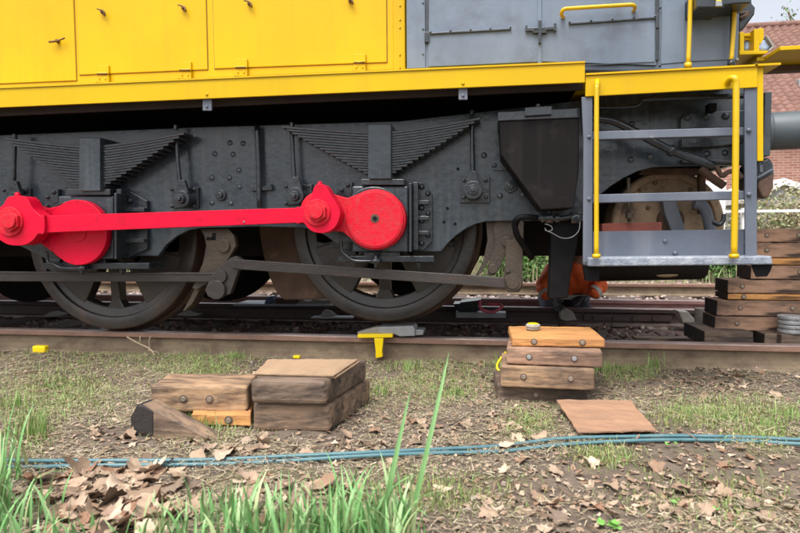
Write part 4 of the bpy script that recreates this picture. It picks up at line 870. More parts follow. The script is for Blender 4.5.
# twigs
M['twig'] = mat('twig_bark', (0.14,0.09,0.06), (0.24,0.16,0.1), 12, 0.85, bump=0.3)
rt_ = random.Random(5); b = MB()
for i in range(130):
    x = rt_.uniform(-2.8,2.4); y = rt_.uniform(1.3,3.1); a = rt_.uniform(0,6.28); l = rt_.uniform(.05,.22); z = gh(x,y)+.012
    k = rt_.uniform(-.3,.3); b.tube([(x,y,z),(x+math.cos(a)*l*.5,y+math.sin(a)*l*.5,z+rt_.uniform(-.003,.012)),(x+math.cos(a+k)*l,y+math.sin(a+k)*l,z)], rt_.uniform(.0012,.0032), 5, sub=2)
o = b.build('fallen_twigs', M['twig']); tag(o, 'thin brown twigs lying across the soil and straw', 'twigs', kind='stuff')
M['twigp'] = mat('pale_root', (0.42,0.33,0.22), (0.34,0.26,0.17), 20, 0.8, bump=0.2)
b = MB(); Yt = 3.2; q = lambda x_, y_: P(x_, y_, Yt)
b.tube([q(127,337),q(138,343),q(150,349),q(155,356)], .004, 6); b.tube([q(140,344),q(140,336)], .003, 5); b.tube([q(150,350),q(149,341),q(151,336)], .003, 5); b.tube([q(148,350),q(158,352)], .0025, 5)
o = b.build('dead_root', M['twigp']); tag(o, 'pale forked dead root standing against the near rail at the left wheel', 'root')
# ================================================================== LOOSE THINGS
TEX = bpy.data.textures.new('wood_unevenness', 'CLOUDS'); TEX.noise_scale = .045; TEX.noise_depth = 3
def rough(o, k=.007):
    s_ = o.modifiers.new('sub', 'SUBSURF'); s_.subdivision_type = 'SIMPLE'; s_.levels = s_.render_levels = 4
    d = o.modifiers.new('uneven', 'DISPLACE'); d.texture = TEX; d.texture_coords = 'GLOBAL'; d.strength = k; d.mid_level = .55
def block(name, label, cx, cy, z0, L, W, H, rz, m, cat='timber block', group=None, bolts=(), bev=.008, tilt=(0,0), endm=None, end='left'):
    """a timber block centred at cx, cy; bolts = x offsets on the front face"""
    o = empty(name, (cx, cy, z0), label, cat, group) if bolts else None
    b = MB(); b.box(-L/2, L/2, -W/2, W/2, 0, H)
    if endm: 
        fi = [5] if end == 'left' else [3]
        for i in fi: b.mi[i] = 1
    base = b.build('block_body' if bolts else name, [M[m], M[endm]] if endm else M[m], None, bevel=bev); rough(base)
    off = Vector((random.uniform(-9,9), random.uniform(-9,9), random.uniform(-9,9)))
    sub = base
    if bolts:
        base.parent = o
        for bx, bm in bolts:
            bb = MB(); bb.cyl((bx,-W/2-.0055,H*.52),(bx,-W/2+.004,H*.52),.0105,n=14); s = bb.build('bolt_head', M[bm], None, bevel=.002); s.parent = o
            bb = MB(); bb.cyl((bx,-W/2-.0015,H*.52),(bx,-W/2+.004,H*.52),.0145,n=18); s = bb.build('bolt_recess', M['rust'], None); s.parent = o
        o.rotation_euler = (tilt[0], tilt[1], rz); return o
    base.location = (cx, cy, z0); base.rotation_euler = (tilt[0], tilt[1], rz); return tag(base, label, cat, group)
# -- right pile, between the rails. rows: (x_left_front, x_right_front, ytop, ybot, depth Y front)
def row(name, label, xl, xr, yt, yb, Yf, W, m, bolts=(), endm='wood_end', rz=0.0, group='timber packing blocks of the right hand pile'):
    a = P(xl, yb, Yf); c = P(xr, yb, Yf); t = P(xl, yt, Yf)
    L = c.x-a.x; bl = [((bx-(xl+xr)/2)*pxm(bx,yb,Yf), 'bolt') for bx in bolts]
    block(name, label, (a.x+c.x)/2, Yf+W/2, a.z, L, W, t.z-a.z-.001, rz, m, group=group, bolts=bl, endm=endm, bev=.006)
Y0 = 3.62
row('timber_block','bottom left dark timber block of the right hand pile, lying closest to the rail',704,753.5,331,346,3.50,.36,'wood_dark')
row('timber_block','bottom timber block of the right hand pile standing under the steel discs',764,850,333.5,347,3.52,.22,'wood_dark')
row('timber_block','second brown block up in the right hand pile, level with the steel discs',714.5,850,316.2,330.5,Y0,.2,'wood_brown',(738.5,))
row('timber_block','third brown block up in the right hand pile, with two pale bolts',716.5,850,300,315.6,Y0,.2,'wood_brown',(741.5,793.5))
row('timber_block','thin light orange board fourth up in the right hand pile',727.5,850,293.7,299.6,Y0,.2,'wood_orange',(745,))
row('timber_block','brown block fifth up in the right hand pile, directly on the thin orange board',727.5,850,279.7,293.3,Y0,.2,'wood_brown',(743.5,))
row('timber_block','brown block sixth up in the right hand pile, behind the end of the step tread',750.5,852,265.2,279.2,Y0,.2,'wood_brown',(800.5,))
row('timber_block','thin orange board seventh up in the right hand pile, level with the step tread',757,846,258.2,264.8,Y0,.2,'wood_orange')
row('timber_block','brown block just below the topmost one of the right hand pile',755,852,242.8,257.8,Y0,.2,'wood_brown',(767.5,))
row('timber_block','topmost brown block of the right hand pile, with a dark bolt hole',754,850,228.8,242.4,Y0,.2,'wood_brown',(767.5,799))
# steel discs
for i, (y0_, y1_, lab) in enumerate(((326,334.5,'lower of the two stacked steel discs beside the right hand timber pile'),(317,325.4,'upper of the two stacked steel discs beside the right hand timber pile'))):
    a = P(797, y1_, 3.46); c = P(797, y0_, 3.46); b = MB(); hh = c.z-a.z; b.cyl((0,0,0),(0,0,hh*.42),.066,n=40); b.cyl((0,0,hh*.42),(0,0,hh*.58),.062,n=40); b.cyl((0,0,hh*.58),(0,0,hh),.066,n=40)
    b.cyl((0,-.064,hh*.75),(0,-.072,hh*.75),.006,n=8)
    o = b.build('steel_disc', M['silver'], None, bevel=.003); o.location = (a.x, a.y+.066, a.z); tag(o, lab, 'steel disc', 'stacked steel discs')
a = P(794, 348, 3.46); b = MB(); zz = P(797,334.5,3.46).z
b.box(-.075,.075,0,.1,0,zz-a.z-.003); o = b.build('packing_piece', M['wood_dark'], bevel=.004); o.location = (P(797,340,3.46).x, 3.47, a.z); tag(o,'small dark timber piece under the two steel discs','timber block')
a = P(700,325,4.0); b = MB(); b.cyl((0,0,0),(0,0,P(700,308,4.0).z-a.z),.034,n=24); o = b.build('steel_post', M['frame_dark'], bevel=.003); o.data.materials[0] = M['concrete']; o.location = a; tag(o,'short grey round steel post behind the left end of the right hand pile','post')
b = MB(); q = [P(x_, y_, 4.6) for x_, y_ in ((678,311),(688,311.5),(696,321),(696,326),(684,325))]; b.prism([(v.x,v.z) for v in q], 4.6, 4.72); o = b.build('concrete_fragment', M['concrete'], bevel=.006); tag(o,'pale broken concrete piece leaning on the far rail left of the right hand pile','rubble')
# -- middle stack
def blk_px(name, label, x0, x1, yfront_bot, z0, H, W, rz, m, bolts=(), bm='bolt', **k):
    """front-bottom edge runs between px x0 and x1 at image row y with height z0 above ground"""
    a = G(x0, yfront_bot, z0); c = G(x1, yfront_bot, z0); L = (c-a).length
    mid = (a+c)/2; n = Vector((-math.sin(rz), math.cos(rz), 0))
    L = (x1-x0)*pxm((x0+x1)/2, yfront_bot, mid.y)
    ctr = mid+n*W/2
    return block(name, label, ctr.x, ctr.y, z0, L, W, H, rz, m, bolts=[(f_*L/2, bm) for f_ in bolts], group='timber packing blocks of the middle stack', **k)
g0 = G(545, 404)
blk_px('timber_block','lowest dark timber block of the middle stack, half sunk in the soil and leaves',497,588,404,-.012,.082,.30,.06,'wood_dark',(-.15,),bev=.01)
blk_px('timber_block','third block down in the middle stack, tan with two round bolt heads',500,594,389,.072,.095,.30,-.035,'wood_tan',(-.5,.5))
blk_px('timber_block','second block down in the middle stack, dark brown with two pale bolts',506,602,366,.170,.07,.29,-.05,'wood_brown',(-.52,.42),'silver')
blk_px('timber_block','topmost board of the middle stack, bright orange wood with two bolts',511.5,605,347,.243,.042,.33,.025,'wood_orange',(-.52,.52))
# puck of stone with a yellow top
a = G(533, 330, .286); b = MB(); b.cyl((0,0,0),(0,0,.012),.029,.036,n=20); b.cyl((0,0,.012),(0,0,.03),.036,.034,n=20,cap=True); pk = b.build('stone_body', M['concrete'], None, bevel=.006)
o = empty('painted_stone', (a.x, a.y, .2865), 'small grey round stone with yellow paint on top, lying on the orange board', 'stone'); pk.parent = o
b = MB(); b.prism([(math.cos(t)*(.024+.004*math.sin(5*t)), math.sin(t)*.022) for t in [i*.314 for i in range(20)]], 0, .005); y_ = b.build('paint_patch', M['yel2'], None, bevel=.002); y_.rotation_euler = (math.pi/2,0,0); y_.location = (.0,0,.0285); y_.parent = o
# plywood sheet on the ground
pts = [G(x_, y_, .025) for x_, y_ in ((556,404),(578,432),(656,430),(630,403))]
b = MB(); vs = [p.copy() for p in pts]; vs[0].z += .02; vs[3].z += .012
b.add(vs+[v-Vector((0,0,.006)) for v in vs], [(0,1,2,3),(7,6,5,4),(0,4,5,1),(1,5,6,2),(2,6,7,3),(3,7,4,0)]); o = b.build('plywood_sheet', M['ply']); rough(o, .012); tag(o,'thin reddish plywood sheet lying on leaves in front of the middle stack','plywood sheet')
# -- left stack
LG = 'timber packing blocks of the left stack'
def corner_block(label, fl, fr_, bk, z0, H, m, bolts=(), endm=None, bev=.018, tilt=(0,0)):
    """front-left, front-right bottom corners and back-right bottom corner in px at height z0"""
    A, B, C = G(*fl, z0), G(*fr_, z0), G(*bk, z0); ex = (B-A); L = ex.length; rz = math.atan2(ex.y, ex.x); n = Vector((-math.sin(rz), math.cos(rz), 0)); W = abs((C-B).dot(n))
    D = A+(C-B); org = (A+B)/2
    b = MB(); q = [v-org for v in (A,B,C,D)]; up_ = Vector((0,0,H))
    b.add(q+[v+up_ for v in q], [(0,3,2,1),(4,5,6,7),(0,1,5,4),(1,2,6,5),(2,3,7,6),(3,0,4,7)])
    o = empty('timber_block', tuple(org), label, 'timber block', LG)
    s = b.build('block_body', M[m], None, bevel=bev, segs=3); rough(s); s.parent = o
    yd = ex.normalized(); fn = Vector((yd.y,-yd.x,0))
    for f_ in bolts:
        c = yd*(f_*L/2)+Vector((0,0,H*.5)); bb = MB(); bb.cyl(c-fn*.004, c+fn*.0055, .0105, n=14); s = bb.build('bolt_head', M['bolt'], None, bevel=.002); s.parent = o
        bb = MB(); bb.cyl(c-fn*.004, c+fn*.0015, .017, n=18); s = bb.build('bolt_recess', M['wood_dark'], None); s.parent = o
    return o
corner_block('lower right brown block of the left stack, largest and rounded, flat on the soil',(252,431),(330,433),(371,402),0.0,.112,'wood_grey')
corner_block('upper right dark block of the left stack, under the two thin plywood sheets',(250,404),(326,406),(367,380),.114,.095,'wood_dark')
for i, (dz, lab, o_) in enumerate(((.211,'lower of the two thin plywood sheets on the left stack',0),(.220,'upper of the two thin plywood sheets, topmost piece of the left stack',-2))):
    qs = [G(x_+o_, y_+o_, dz) for x_, y_ in ((256,375),(336,377),(360,361),(270,361))]
    b = MB(); b.add(qs+[v-Vector((0,0,.008)) for v in qs], [(0,1,2,3),(7,6,5,4),(0,4,5,1),(1,5,6,2),(2,6,7,3),(3,7,4,0)]); o = b.build('plywood_piece', M['ply2'], bevel=.002); rough(o, .006); tag(o, lab, 'plywood sheet', 'thin plywood sheets on the left stack')
corner_block('upper left brown block of the left stack with two deep bolt holes',(151,412),(248,413),(258,398),.047,.108,'wood_tan',(-.32,.22),bev=.012)
corner_block('thin bright orange board under the upper left block of the left stack',(192,425),(251,426),(254,400),.012,.043,'wood_orange',(.25,),bev=.004)
# slanting plank propped against the stack
A = G(140,434,.0); B = G(216,437,.0)
b = MB(); b.prism([(0,0),(.36,0),(.37,.012),(.05,.135),(.02,.13),(-.01,.08)], 0, .075)
for i, f_ in enumerate(b.f):
    pass
o = b.build('timber_plank', [M['wood_grey'], M['wood_end']], bevel=.005); rough(o, .004)
o.location = (A.x-.01, A.y-.02, -.012); o.rotation_euler = (0,0,-.12); tag(o,'slanting wedge of grey brown timber with a black end, leftmost at the left stack','timber wedge',LG)
b = MB(); b.prism([(-.014,.0),(.085,-.002),(.09,.113),(.05,.132),(.018,.135),(-.014,.084)], -.004, .079); s = b.build('black_end', M['wood_end'], None, bevel=.006); rough(s, .004); s.parent = o
# -- teal hoses
def hose(label, pts, r, dz, dy=0):
    b = MB(); q = []
    for i, (x_, y_) in enumerate(pts):
        g = G(x_, y_+dy, .012); q.append((g.x, g.y, gh(g.x,g.y)+r+dz+.006*math.sin(i*1.7)))
    b.tube(q, r, 12, sub=6); o = b.build('garden_hose', M['hose']); tag(o, label, 'hose', 'teal hoses across the ground')
hp = [(-900,455),(-400,462),(-60,462),(20,463),(80,464.5),(150,463),(220,461),(290,458.5),(360,455),(430,449),(500,444.5),(560,441),(620,438),(680,437),(740,438.5),(790,441),(860,446),(1000,452),(1400,450)]
hose('upper teal hose of the pair crossing the ground, thick and nearest the rail', [(x_,y_-.8+.7*math.sin(x_*.02)) for x_,y_ in hp], .0068, .008)
hose('lower teal hose of the pair crossing the ground, nearest the tall grass', [(x_,y_+3+.9*math.sin(x_*.013+1)) for x_,y_ in hp], .0068, .004)
# -- rail tools
t_ = empty('rail_gauge_clamp', tuple(G(378,362)), 'bright yellow T shaped clamp hooked over the near rail under the right wheel', 'clamp')
b = MB(); Yr = 3.27; b.pp([(357.5,334.3),(392.5,334),(392.5,337.6),(357.5,338)], Yr, .05); s = b.build('clamp_bar', M['yel2'], t_, bevel=.003)
b = MB(); b.pp([(374,338.2),(383.5,338.2),(382,351),(382.5,357),(375.5,358.5),(375.5,351)], Yr, .03); s = b.build('clamp_stem', M['yel2'], t_, bevel=.004)
b = MB(); b.pp([(378,327),(413,326),(415,329),(415,336),(400,336.5),(392.5,333.5),(378,333.5)], 3.3, .13); b.pp([(415,329.5),(424,330),(423,335),(415,335.5)], 3.32, .1); o = b.build('steel_rail_shoe', M['silver'], bevel=.004); tag(o,'flat pale steel shoe lying on the near rail head beside the yellow clamp','rail shoe')
b = MB(); b.pp([(357,332.5),(376,327),(391,327),(391,333),(358,334)], 3.34, .08); o = b.build('rail_wedge', M['concrete'], bevel=.003); tag(o,'grey wedge plate on the near rail directly under the lifted right wheel','wedge')
b = MB(); g = G(41,356); b.box(-.045,.045,-.02,.02,0,.045); o = b.build('yellow_marker', M['yel2'], bevel=.008); o.location = P(41,354.5,3.2)+Vector((0,0,.012)); tag(o,'small yellow painted block at the foot of the near rail at far left','marker')
b = MB(); b.box(-.02,.02,-.015,.015,0,.016); o = b.build('yellow_scrap', M['yel2'], bevel=.004); o.location = P(297,358,3.22); tag(o,'tiny yellow scrap at the rail foot behind the left stack','marker')
b = MB(); b.tube([P(501,374,2.95),P(497,365,2.98),P(506,352,3.0)], .007, 6); o = b.build('yellow_peg', M['yel2']); tag(o,'thin yellow peg leaning behind the left side of the middle stack','peg')
b = MB(); b.box(-.06,.07,-.03,.03,0,.03); o = b.build('rail_chair', M['rust'], bevel=.01); o.location = P(15,362,3.2); tag(o,'rusty iron rail chair half hidden by stones at the far left','rail chair')
# -- equipment on the far rail
eq = empty('battery_box', tuple(P(468,318,4.6)), 'dark control box with a pale base and pink cable standing before the far rail', 'equipment box')
b = MB(); b.pp([(453,304),(478,303),(478,311),(458,312)], 4.62, .2); b.pp([(460,302.5),(481,300),(481,303),(460,305)],4.6,.22); b.build('box_body', M['frame_dark'], eq, bevel=.004)
b = MB(); b.pp([(456,312),(506,313),(506,318),(456,318)], 4.6, .12); b.build('box_base', M['silver'], eq, bevel=.003)
M['pink'] = mat('pink_cable', (0.75,0.15,0.2), (0.7,0.1,0.15), 8, .5, bump=0)
b = MB(); b.tube([P(480,300,4.58),P(481,309,4.56),P(492,312,4.56),P(501,308,4.56),P(500,304.5,4.6),P(488,304,4.62)], .012, 8); b.build('cable', M['pink'], eq)
M['blue'] = mat('dull_blue_tool', (0.1,0.14,0.3), (0.08,0.1,0.2), 8, .5, bump=0)
ty_ = empty('jacking_tray', tuple(P(290,306,4.75)), 'pale flat metal tray with tools seen under the locomotive between the wheels', 'tray')
b = MB(); b.pp([(233,304),(334,304.5),(334,306.2),(233,306)], 4.74, .3); b.build('tray_plate', M['silver'], ty_)
b = MB(); b.pp([(267,297),(273,296),(273,303),(264,303.5)], 4.8, .1); b.build('blue_tool', M['blue'], ty_, bevel=.004)
b = MB(); b.pp([(275,298),(297,298),(297,303.8),(275,303.8)], 4.8, .1); b.build('dark_cylinder', M['rust'], ty_, bevel=.01)
b = MB(); b.pp([(299,299),(303,297.5),(304,301),(311,301),(312,298),(316,298),(316,300),(330,300),(331,304),(299,303.8)], 4.8, .1); b.build('pale_fitting', M['concrete'], ty_, bevel=.004)
b = MB(); b.pp([(311,317.2),(353,317.2),(353,318.6),(311,318.4)], 4.5, .1); o = b.build('metal_bar', M['silver']); tag(o,'thin pale metal bar lying between the rails beneath the lifted wheel','metal bar')
b = MB(); b.pp([(318,318),(324,310),(330,311),(338,317.5)], 4.58, .05); o = b.build('pale_rubble', M['concrete'], bevel=.005); tag(o,'small pale rubble piece behind the thin metal bar','rubble')
b = MB(); b.pp([(177,314.5),(184,311.5),(190,314),(198,315),(196,316),(178,316)], 4.6, .1); o = b.build('pale_rubble', M['concrete'], bevel=.004); tag(o,'pale rubble seen below the brake block of the left wheel','rubble')
b = MB(); b.pp([(44,315),(50,312),(60,314.8),(60,316),(44,316)], 4.6, .1); o = b.build('pale_rubble', M['concrete'], bevel=.004); tag(o,'pale rubble seen left of the bottom of the left wheel','rubble')
b = MB(); b.pp([(560,311),(566,309),(573,312),(577,320),(566,321),(560,319)], 4.72, .08); o = b.build('pale_rubble', M['concrete'], bevel=.006); tag(o,'pale cracked block before the far rail behind the orange board','rubble')
a = G(668,340,.04); b = MB(); b.box(-.22,.22,-.05,.05,0,.02); o = b.build('weathered_plank', M['wood_grey'], bevel=.004); rough(o,.004); o.location = a; o.rotation_euler = (0,0,.06); tag(o,'narrow weathered grey plank lying between the rails left of the right hand pile','plank')
# ================================================================== WORKER
M['orange'] = mat('hi_vis_orange', (0.95,0.17,0.03), (0.85,0.12,0.025), 8, .7, bump=.3, bscale=25)
M['navy'] = mat('dark_work_trousers', (0.05,0.055,0.075), (0.03,0.034,0.05), 12, .8, bump=.4, bscale=30)
M['reflect'] = mat('reflective_tape', (0.55,0.53,0.48), (0.45,0.43,0.4), 20, .4, bump=.1)
M['skin'] = mat('skin', (0.5,0.3,0.22), (0.42,0.24,0.17), 20, .5, bump=.1)
M['glove'] = mat('work_gloves', (0.03,0.03,0.035), (0.12,0.12,0.12), 30, .8, bump=.3)
M['hair'] = mat('dark_hair', (0.05,0.03,0.02), (0.03,0.02,0.015), 30, .6, bump=.4)
def skin(name, nodes, edges, m, parent, sub=2, root=0):
    me = bpy.data.meshes.new(name); me.from_pydata([n[0] for n in nodes], edges, []); o = bpy.data.objects.new(name, me); COL.objects.link(o)
    sk = o.modifiers.new('skin', 'SKIN'); sk.use_smooth_shade = True
    if not me.skin_vertices: me.attributes.new  # layer is made with the modifier
    for i, n in enumerate(nodes):
        r = n[1] if isinstance(n[1], tuple) else (n[1], n[1]); me.skin_vertices[0].data[i].radius = r; me.skin_vertices[0].data[i].use_root = (i == root)
    ss = o.modifiers.new('sub', 'SUBSURF'); ss.levels = sub; ss.render_levels = sub
    me.materials.append(m); o.parent = parent; return o
base = P(569,300,5.12); wk = empty('person', (base.x, 5.08, .0), 'crouching worker in orange hi-vis jacket and dark trousers, mostly hidden behind the locomotive', 'person')
wk.location.z = gh(base.x, 5.08)
J = {'pel':(-.03,.18,.30),'wst':(-.02,.1,.48),'chs':(0,-.02,.68),'nck':(.01,-.1,.86),'hd':(.02,-.17,1.0)}
nodes = [((-.06,.24,.27),(.15,.12)),((-.03,.12,.38),(.15,.11)),((.03,-.08,.46),(.17,.12)),((.07,-.17,.58),.06),((.09,-.22,.67),.055),
         ((.06,.0,.2),.09),((.08,-.19,.12),.06),((.12,.2,.07),.045),((.13,.32,.05),.04),
         ((-.17,.02,.22),.09),((-.16,-.19,.12),.06),((-.17,.2,.07),.045),((-.18,.32,.05),.04),
         ((.2,-.12,.42),.07),((.225,-.2,.34),.05),((.12,-.28,.27),.034),((-.16,-.1,.42),.07),((-.25,-.18,.33),.05),((-.2,-.28,.25),.034)]
edges = [(0,1),(1,2),(2,3),(3,4),(0,5),(5,6),(6,7),(7,8),(0,9),(9,10),(10,11),(11,12),(2,13),(13,14),(14,15),(2,16),(16,17),(17,18)]
body = skin('body', nodes, edges, M['skin'], wk)
jn = [((-.03,.18,.27),(.2,.16)),((-.0,.08,.34),(.21,.17)),((.03,-.08,.42),(.2,.16)),((.065,-.17,.58),.09),((.2,-.12,.42),.088),((.225,-.2,.34),.07),((.12,-.285,.27),.044),((-.16,-.1,.42),.088),((-.25,-.18,.33),.066),((-.2,-.285,.25),.044)]
skin('jacket', jn, [(0,1),(1,2),(2,3),(2,4),(4,5),(5,6),(2,7),(7,8),(8,9)], M['orange'], wk, 4)
jk = wk.children[-1]; tx2 = bpy.data.textures.new('cloth_folds', 'CLOUDS'); tx2.noise_scale = .09; tx2.noise_depth = 2
d_ = jk.modifiers.new('folds', 'DISPLACE'); d_.texture = tx2; d_.strength = .045; d_.texture_coords = 'LOCAL'
tn = [((-.06,.24,.24),(.16,.13)),((.06,.0,.2),.105),((.08,-.2,.12),.085),((.12,.2,.07),.058),((-.17,.02,.22),.105),((-.16,-.2,.12),.085),((-.17,.2,.07),.058)]
skin('trousers', tn, [(0,1),(1,2),(2,3),(0,4),(4,5),(5,6)], M['navy'], wk)
for sx in (.165,-.185):
    skin('boot', [((sx,.22,.06),.05),((sx,.33,.05),.048),((sx,.35,-.0+.03),.045)], [(0,1),(1,2)], M['black'], wk, 1)
# reflective bands on hem and cuffs
b = MB()
def band(b, c, rx, ry, h, tilt=0, n=28):
    c = Vector(c); vs = []
    for k in (0,1):
        for i in range(n):
            t = 2*math.pi*i/n; vs.append(c+Vector((rx*math.cos(t), ry*math.sin(t)-(k*h)*tilt, k*h)))
    b.add(vs, [(i,(i+1)%n,n+(i+1)%n,n+i) for i in range(n)], True)
band(b, (-.02,.1,.22), .235, .2, .04, .4)
b2 = MB(); b2.cyl((.175,-.24,.307),(.152,-.258,.291),.062,.058,n=20,cap=False); s = b2.build('reflective_cuff', M['reflect'], None); s.parent = wk; b2 = MB(); b2.cyl((-.223,-.24,.29),(-.213,-.26,.272),.06,.056,n=20,cap=False)
s = b.build('reflective_band', M['reflect'], None); s.parent = wk
s = b2.build('reflective_cuff', M['reflect'], None); s.parent = wk
# hands with five fingers each, in gloves
def hand(wrist, d, side, name='glove'):
    w_ = Vector(wrist); d = Vector(d).normalized(); s = Vector((1,0,0)) if abs(d.x) < .8 else Vector((0,1,0)); s = (s-d*s.dot(d)).normalized(); nrm = d.cross(s)
    nodes = [(tuple(w_),.03),(tuple(w_+d*.045),(.036,.02)),(tuple(w_+d*.085),(.036,.018))]; ed = [(0,1),(1,2)]
    for k, (o_, l_) in enumerate(((-.03,.065),(-.01,.075),(.01,.07),(.03,.055))):
        a = w_+d*.09+s*o_; i0 = len(nodes); nodes += [(tuple(a),.011),(tuple(a+d*l_*.5+nrm*.01),.010),(tuple(a+d*l_*.8+nrm*.03),.009)]; ed += [(2,i0),(i0,i0+1),(i0+1,i0+2)]
    i0 = len(nodes); a = w_+d*.035+s*.035*side; nodes += [(tuple(a),.013),(tuple(a+d*.03+s*.022*side),.012),(tuple(a+d*.055+s*.025*side+nrm*.012),.010)]; ed += [(1,i0),(i0,i0+1),(i0+1,i0+2)]
    return skin(name, nodes, ed, M['glove'], wk, 1)
hand((.115,-.29,.268), (-.8,-.3,-.3), -1); hand((-.195,-.29,.245), (.5,-.4,-.5), 1)
# head with face, and helmet
hn = Vector((.10,-.29,.76)); b = MB()
nseg, nr = 28, 20; vs = []
for j in range(nr+1):
    ph = math.pi*j/nr
    for i in range(nseg):
        t = 2*math.pi*i/nseg; x = math.sin(ph)*math.cos(t); y = math.sin(ph)*math.sin(t); z = math.cos(ph)
        taper = 1-.28*max(0,-z)**1.3
        X = .075*x*taper; Yy = .095*y*(1-.15*max(0,-z)); Z = .115*z
        if y < 0:
            f_ = math.exp(-((x/.22)**2)); Yy -= .022*f_*math.exp(-((z+.12)/.16)**2)          # nose
            Yy += .010*math.exp(-((abs(x)-.38)/.16)**2)*math.exp(-((z-.08)/.12)**2)            # eye sockets
            Yy -= .006*f_*math.exp(-((z+.48)/.07)**2)
        vs.append(hn+Vector((X,Yy,Z)))
b.add(vs, [(j*nseg+i, j*nseg+(i+1)%nseg, (j+1)*nseg+(i+1)%nseg, (j+1)*nseg+i) for j in range(nr) for i in range(nseg)], True)
for sx in (-1,1): b.cyl(hn+Vector((sx*.07,.01,.0)), hn+Vector((sx*.084,.02,.0)), .028,.02,n=12)
s = b.build('head', M['skin'], None); s.parent = wk
b = MB()
for sx in (-1,1): b.cyl(hn+Vector((sx*.028,-.082,.012)), hn+Vector((sx*.028,-.09,.012)), .011,.006,n=12)
s = b.build('eye', M['black'], None); s.parent = wk
b = MB(); b.box(-.022,.022,-.094,-.088,-.058,-.052); s = b.build('mouth', M['redbrown'], None); s.parent = wk; s.location = hn
b = MB(); vs = []
for j in range(9):
    ph = math.pi*.56*j/8
    for i in range(28):
        t = 2*math.pi*i/28; k = 1.09 if math.sin(t) > -.5 else (1.09 if ph < 1.05 else 1.03); php = ph if math.sin(t) > -.4 else min(ph, 1.1)
        vs.append(hn+Vector((.077*k*math.sin(php)*math.cos(t), .099*k*math.sin(php)*math.sin(t), .118*1.05*math.cos(php))))
b.add(vs, [(j*28+i, j*28+(i+1)%28, (j+1)*28+(i+1)%28, (j+1)*28+i) for j in range(8) for i in range(28)], True); s = b.build('hair', M['hair'], None); s.parent = wk
# ================================================================== BACKGROUND
def brickmat():
    m = bpy.data.materials.new('brick_wall'); m.use_nodes = True; N = m.node_tree.nodes; L = m.node_tree.links; b = N['Principled BSDF']; b.inputs['Roughness'].default_value = .9
    tc = N.new('ShaderNodeTexCoord'); mp = N.new('ShaderNodeMapping'); mp.inputs['Rotation'].default_value = (R(90),0,0); L.new(tc.outputs['Object'], mp.inputs[0])
    br = N.new('ShaderNodeTexBrick'); br.inputs['Scale'].default_value = 1; br.inputs['Brick Width'].default_value = .22; br.inputs['Row Height'].default_value = .065; br.inputs['Mortar Size'].default_value = .008
    br.inputs['Color1'].default_value = (.27,.1,.07,1); br.inputs['Color2'].default_value = (.36,.17,.12,1); br.inputs['Mortar'].default_value = (.4,.33,.28,1); L.new(mp.outputs[0], br.inputs[0]); L.new(br.outputs[0], b.inputs['Base Color']); return m
M['brick'] = brickmat()
M['tile'] = mat('clay_roof_tiles', (0.2,0.1,0.075), (0.13,0.066,0.05), 3, .8, bump=.2, c3=(0.34,0.22,0.17), s3=9, t3=(.55,.75), island=None)
M['white'] = mat('white_paint', (0.75,0.74,0.72), (0.65,0.64,0.62), 6, .6, bump=.05)
M['render'] = mat('pale_render_wall', (0.3,0.3,0.29), (0.22,0.21,0.2), 2, .85, bump=.1)
house = empty('brick_house', (9.5,17,gh(9.5,17)), 'red brick house with a brown clay tiled roof behind the right end of the locomotive', 'house')
hx0, hx1, hy = 5.6, 26.0, 16.0; ze = P(800,113,hy-.4).z; zr = P(760,27,hy+3.3).z
b = MB(); b.box(hx0,hx1,hy,hy+6.5,.4,ze+.1); b.build('wall', M['brick'], house)
# roof: rows of wavy tiles
def roof(name, x0, x1, ya, za, yb, zb, par, tile_w=.22, rows=26):
    b = MB(); nx_ = int((x1-x0)/tile_w*6); xs = [x0+(x1-x0)*i/nx_ for i in range(nx_+1)]
    for r_ in range(rows):
        t0, t1 = r_/rows, (r_+1.12)/rows; vs = []
        for t, lift in ((t0,.05),(t0+.0001,.0),(t1,.0)):
            for x in xs:
                wv = .025*math.sin(2*math.pi*x/tile_w)+.012*abs(math.sin(math.pi*x/tile_w))
                vs.append((x+(0.004*math.sin(r_*3.1)), ya+(yb-ya)*t, za+(zb-za)*t+wv+(.05*(1-(t-t0)*rows) if lift == 0 else -.0)))
        n = len(xs); b.add(vs, [(j*n+i, j*n+i+1, (j+1)*n+i+1, (j+1)*n+i) for j in range(2) for i in range(n-1)], True)
    return b.build(name, M['tile'], par)
roof('roof', hx0-.35, 17, hy-.4, ze, hy+3.3, zr, house)
b = MB(); b.add([(hx0-.35,hy+3.3,zr),(17,hy+3.3,zr),(17,hy+7,ze),(hx0-.35,hy+7,ze)], [(0,1,2,3)]); b.add([(hx0,hy+.01,ze-.0),(hx0,hy+3.3,zr-.1),(hx0,hy+6.5,ze)], [(0,1,2)]); b.build('roof_back', M['tile'], house)
b = MB(); b.cyl((hx0-.4,hy+3.3,zr+.02),(17,hy+3.3,zr+.02),.11,n=12); b.build('roof_ridge', M['tile'], house)
b = MB(); b.box(hx0-.35,17,hy-.48,hy-.38,ze-.12,ze-.01); b.build('gutter', M['white'], house)
wq = P(797,86,hy+.9); b = MB(); b.box(wq.x-.12,wq.x+.5,wq.y-.35,wq.y-.05,wq.z-.22,wq.z+.1); sk_ = b.build('skylight', M['silver'], house, bevel=.02); sk_.name = 'skylight'
